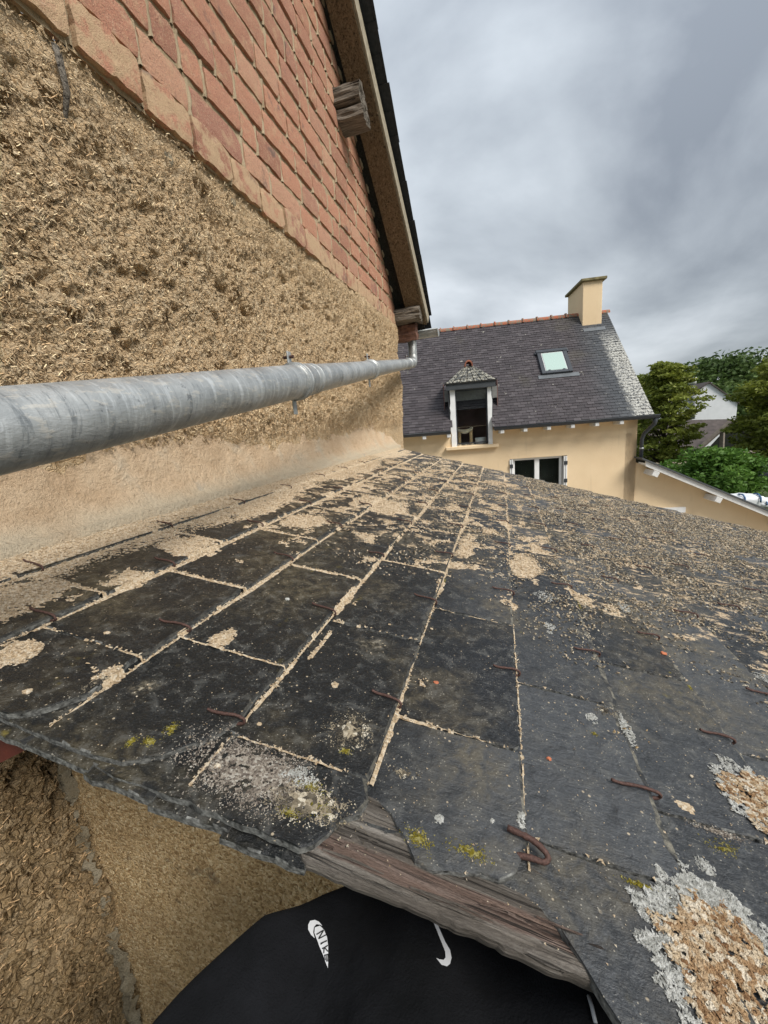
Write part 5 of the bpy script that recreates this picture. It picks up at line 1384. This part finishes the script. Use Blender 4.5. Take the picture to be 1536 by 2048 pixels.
Vb = [(-.10,-.24,-.98), (-.10,-.29,-.80), (-.10,-.34,-.60), (-.10,-.37,-.42), (-.10,-.38,-.30), (-.10,-.37,-.20), (-.10,-.35,-.09),
      (-.20,-.22,-.98), (-.26,.00,-.88), (-.22,.20,-.80), (-.22,.18,-1.02), (-.22,.12,-1.24), (-.22,.12,-1.30), (-.22,.30,-1.32),
      (.03,-.22,-.98), (.07,.00,-.88), (.06,.22,-.80), (.07,.20,-1.0), (.09,.14,-1.24), (.09,.16,-1.30), (.10,.34,-1.32),
      (-.28,-.38,-.40), (-.34,-.42,-.62), (-.32,-.26,-.82), (.08,-.38,-.40), (.19,-.40,-.62), (.20,-.26,-.80)]
Eb = [(0,1),(1,2),(2,3),(3,4),(4,5),(5,6),(0,7),(7,8),(8,9),(9,10),(10,11),(11,12),(12,13),(0,14),(14,15),(15,16),(16,17),(17,18),(18,19),(19,20),(3,21),(21,22),(22,23),(3,24),(24,25),(25,26)]
Rb = [.17,.16,.165,.13,.06,.055,.06,.14,.14,.115,.085,.055,.05,.04,.14,.14,.12,.085,.055,.05,.04,.075,.055,.045,.075,.055,.045]
body = skinned('body', Vb, Eb, Rb, MAT['cloth'], person)
# jersey pulled over the lap, with folds
def lap():
    us = np.linspace(0, 1, 110); vs = np.linspace(0, 1, 90); U_, V_ = np.meshgrid(us, vs, indexing='ij')
    # left contour runs down and to the left, right side passes under the verge board
    Yv = .46-.62*V_; x_r = .34
    x_l = np.interp(Yv, [-.16, .1, .22, .30, .36, .44], [-.56, -.48, -.41, -.345, -.275, -.205])
    X = x_l+(x_r-x_l)*U_
    Z = np.interp(Yv, [-.16, 0, .1, .2, .3, .4, .46], [-.80, -.68, -.61, -.565, -.548, -.56, -.60]) - .16*np.clip(X, 0, 1)
    Z = Z - .35*np.clip(1-U_/.12, 0, 1)**2.2 - .45*np.clip(1-(1-U_)/.22, 0, 1)**2
    fo = np.sin((X*1.0-Yv*.35)*34+fbm(X*5, Yv*5, 0, 2, 200)*5)*.016*(.4+fbm(X*3, Yv*3, 0, 2, 201)) + (fbm(X*7, Yv*3, 0, 3, 202)-.5)*.045
    Z = Z + fo
    v, f = grid_mesh(np.stack([X, Yv, Z], -1)); o = mesh_obj('jersey', v, f, MAT['cloth'], None, True)
    o.parent = person; o.matrix_parent_inverse = Matrix.Translation(-Vector(person.location)); return v, f
lv, lf = lap()
bvh = BVHTree.FromPolygons([Vector(p) for p in lv.tolist()], lf.tolist())
def decal(name, polys, mat, off=.0016):
    """flat print laid on the cloth"""
    V, Fc = [], []
    for poly in polys:
        if 'logo' in name: poly = [(637+(u-637)*.84, 1886+(v-1886)*.97) for u, v in poly]
        pp_ = []
        for i in range(len(poly)):
            a, b_ = poly[i], poly[(i+1)%len(poly)]; m_ = max(1, int(math.dist(a, b_)/5))
            for j in range(m_): pp_.append((a[0]+(b_[0]-a[0])*j/m_, a[1]+(b_[1]-a[1])*j/m_))
        idx = []
        for u, v in pp_:
            h_ = bvh.ray_cast(Vector((0,0,0)), ray(u, v))
            if h_[0] is None: return None
            nn = h_[1] if h_[1].dot(ray(u, v)) < 0 else -h_[1]; idx.append(len(V)); V.append(h_[0]+nn*off)
        Fc.append(idx)
    bm = bmesh.new(); vs = [bm.verts.new(p) for p in V]
    for f in Fc: bm.faces.new([vs[i] for i in f])
    bmesh.ops.triangulate(bm, faces=bm.faces)
    o = bm_obj(name, bm, mat, None); o.parent = person; o.matrix_parent_inverse = Matrix.Translation(-Vector(person.location)); return o
prn = simple('white_print', (.62, .63, .65), .7, .05, 100)
sw1 = decal('swoosh', [[(862,1830),(869,1831),(876,1855),(889,1885),(899,1902),(902,1918),(899,1930),(893,1935),(882,1932),(871,1918),(878,1921),(886,1922),(890,1917),(889,1905),(880,1882),(868,1852)]], prn)
lg = decal('logo_print', [
  [(612,1850),(617,1842),(628,1840),(638,1844),(646,1853),(640,1850),(632,1849),(626,1855),(624,1866),(628,1878),(619,1871),(612,1860)],
  [(628,1856),(640,1852),(650,1861),(657,1876),(660,1896),(661,1918),(660,1939),(654,1926),(648,1911),(641,1897),(633,1881),(627,1867)]], prn)
def stroke(a, b_, w):
    d = math.dist(a, b_); nx, ny = -(b_[1]-a[1])/d*w, (b_[0]-a[0])/d*w
    return [(a[0]+nx, a[1]+ny), (b_[0]+nx, b_[1]+ny), (b_[0]-nx, b_[1]-ny), (a[0]-nx, a[1]-ny)]
ink = simple('black_print', (.008,.008,.009), .8)
decal('logo_letters', [stroke((632,1871),(649,1862),1.3), stroke((649,1862),(637,1880),1.4), stroke((637,1880),(655,1872),1.3), stroke((642,1890),(657,1884),1.5),
   stroke((646,1899),(659,1894),1.4), stroke((652,1897),(660,1905),1.3), stroke((651,1897),(650,1909),1.2), stroke((651,1913),(661,1911),1.2), stroke((652,1914),(654,1923),1.0), stroke((656,1913),(657,1926),1.0), stroke((660,1912),(660,1926),1.0)], ink, .0022)
o = tube('drawstring', [bvh.ray_cast(Vector((0,0,0)), ray(u, v))[0]+Vector((0,-.002,.004)) for u, v in ((1176, 1992), (1182, 2012), (1190, 2046))], .0018, simple('grey_cord', (.35,.36,.37), .8), None, 6)
o.parent = person; o.matrix_parent_inverse = Matrix.Translation(-Vector(person.location))
hd = bmesh.new(); bmesh.ops.create_uvsphere(hd, u_segments=24, v_segments=16, radius=.11)
for q in hd.verts: q.co = Vector((q.co.x*.78, q.co.y*.95, q.co.z*1.12))+Vector((-.10, -.36, .02))
for q in hd.verts:
    if q.co.y > -.27 and abs(q.co.x+.10) < .018 and -.02 < q.co.z < .04: q.co.y += .02
o = bm_obj('head', hd, skin, None, True); o.parent = person; o.matrix_parent_inverse = Matrix.Translation(-Vector(person.location))

# keep the hierarchy at thing > part > sub-part
def depth(o): return 0 if o.parent is None else 1+depth(o.parent)
for o in list(bpy.data.objects):
    while depth(o) > 2: o.parent = o.parent.parent
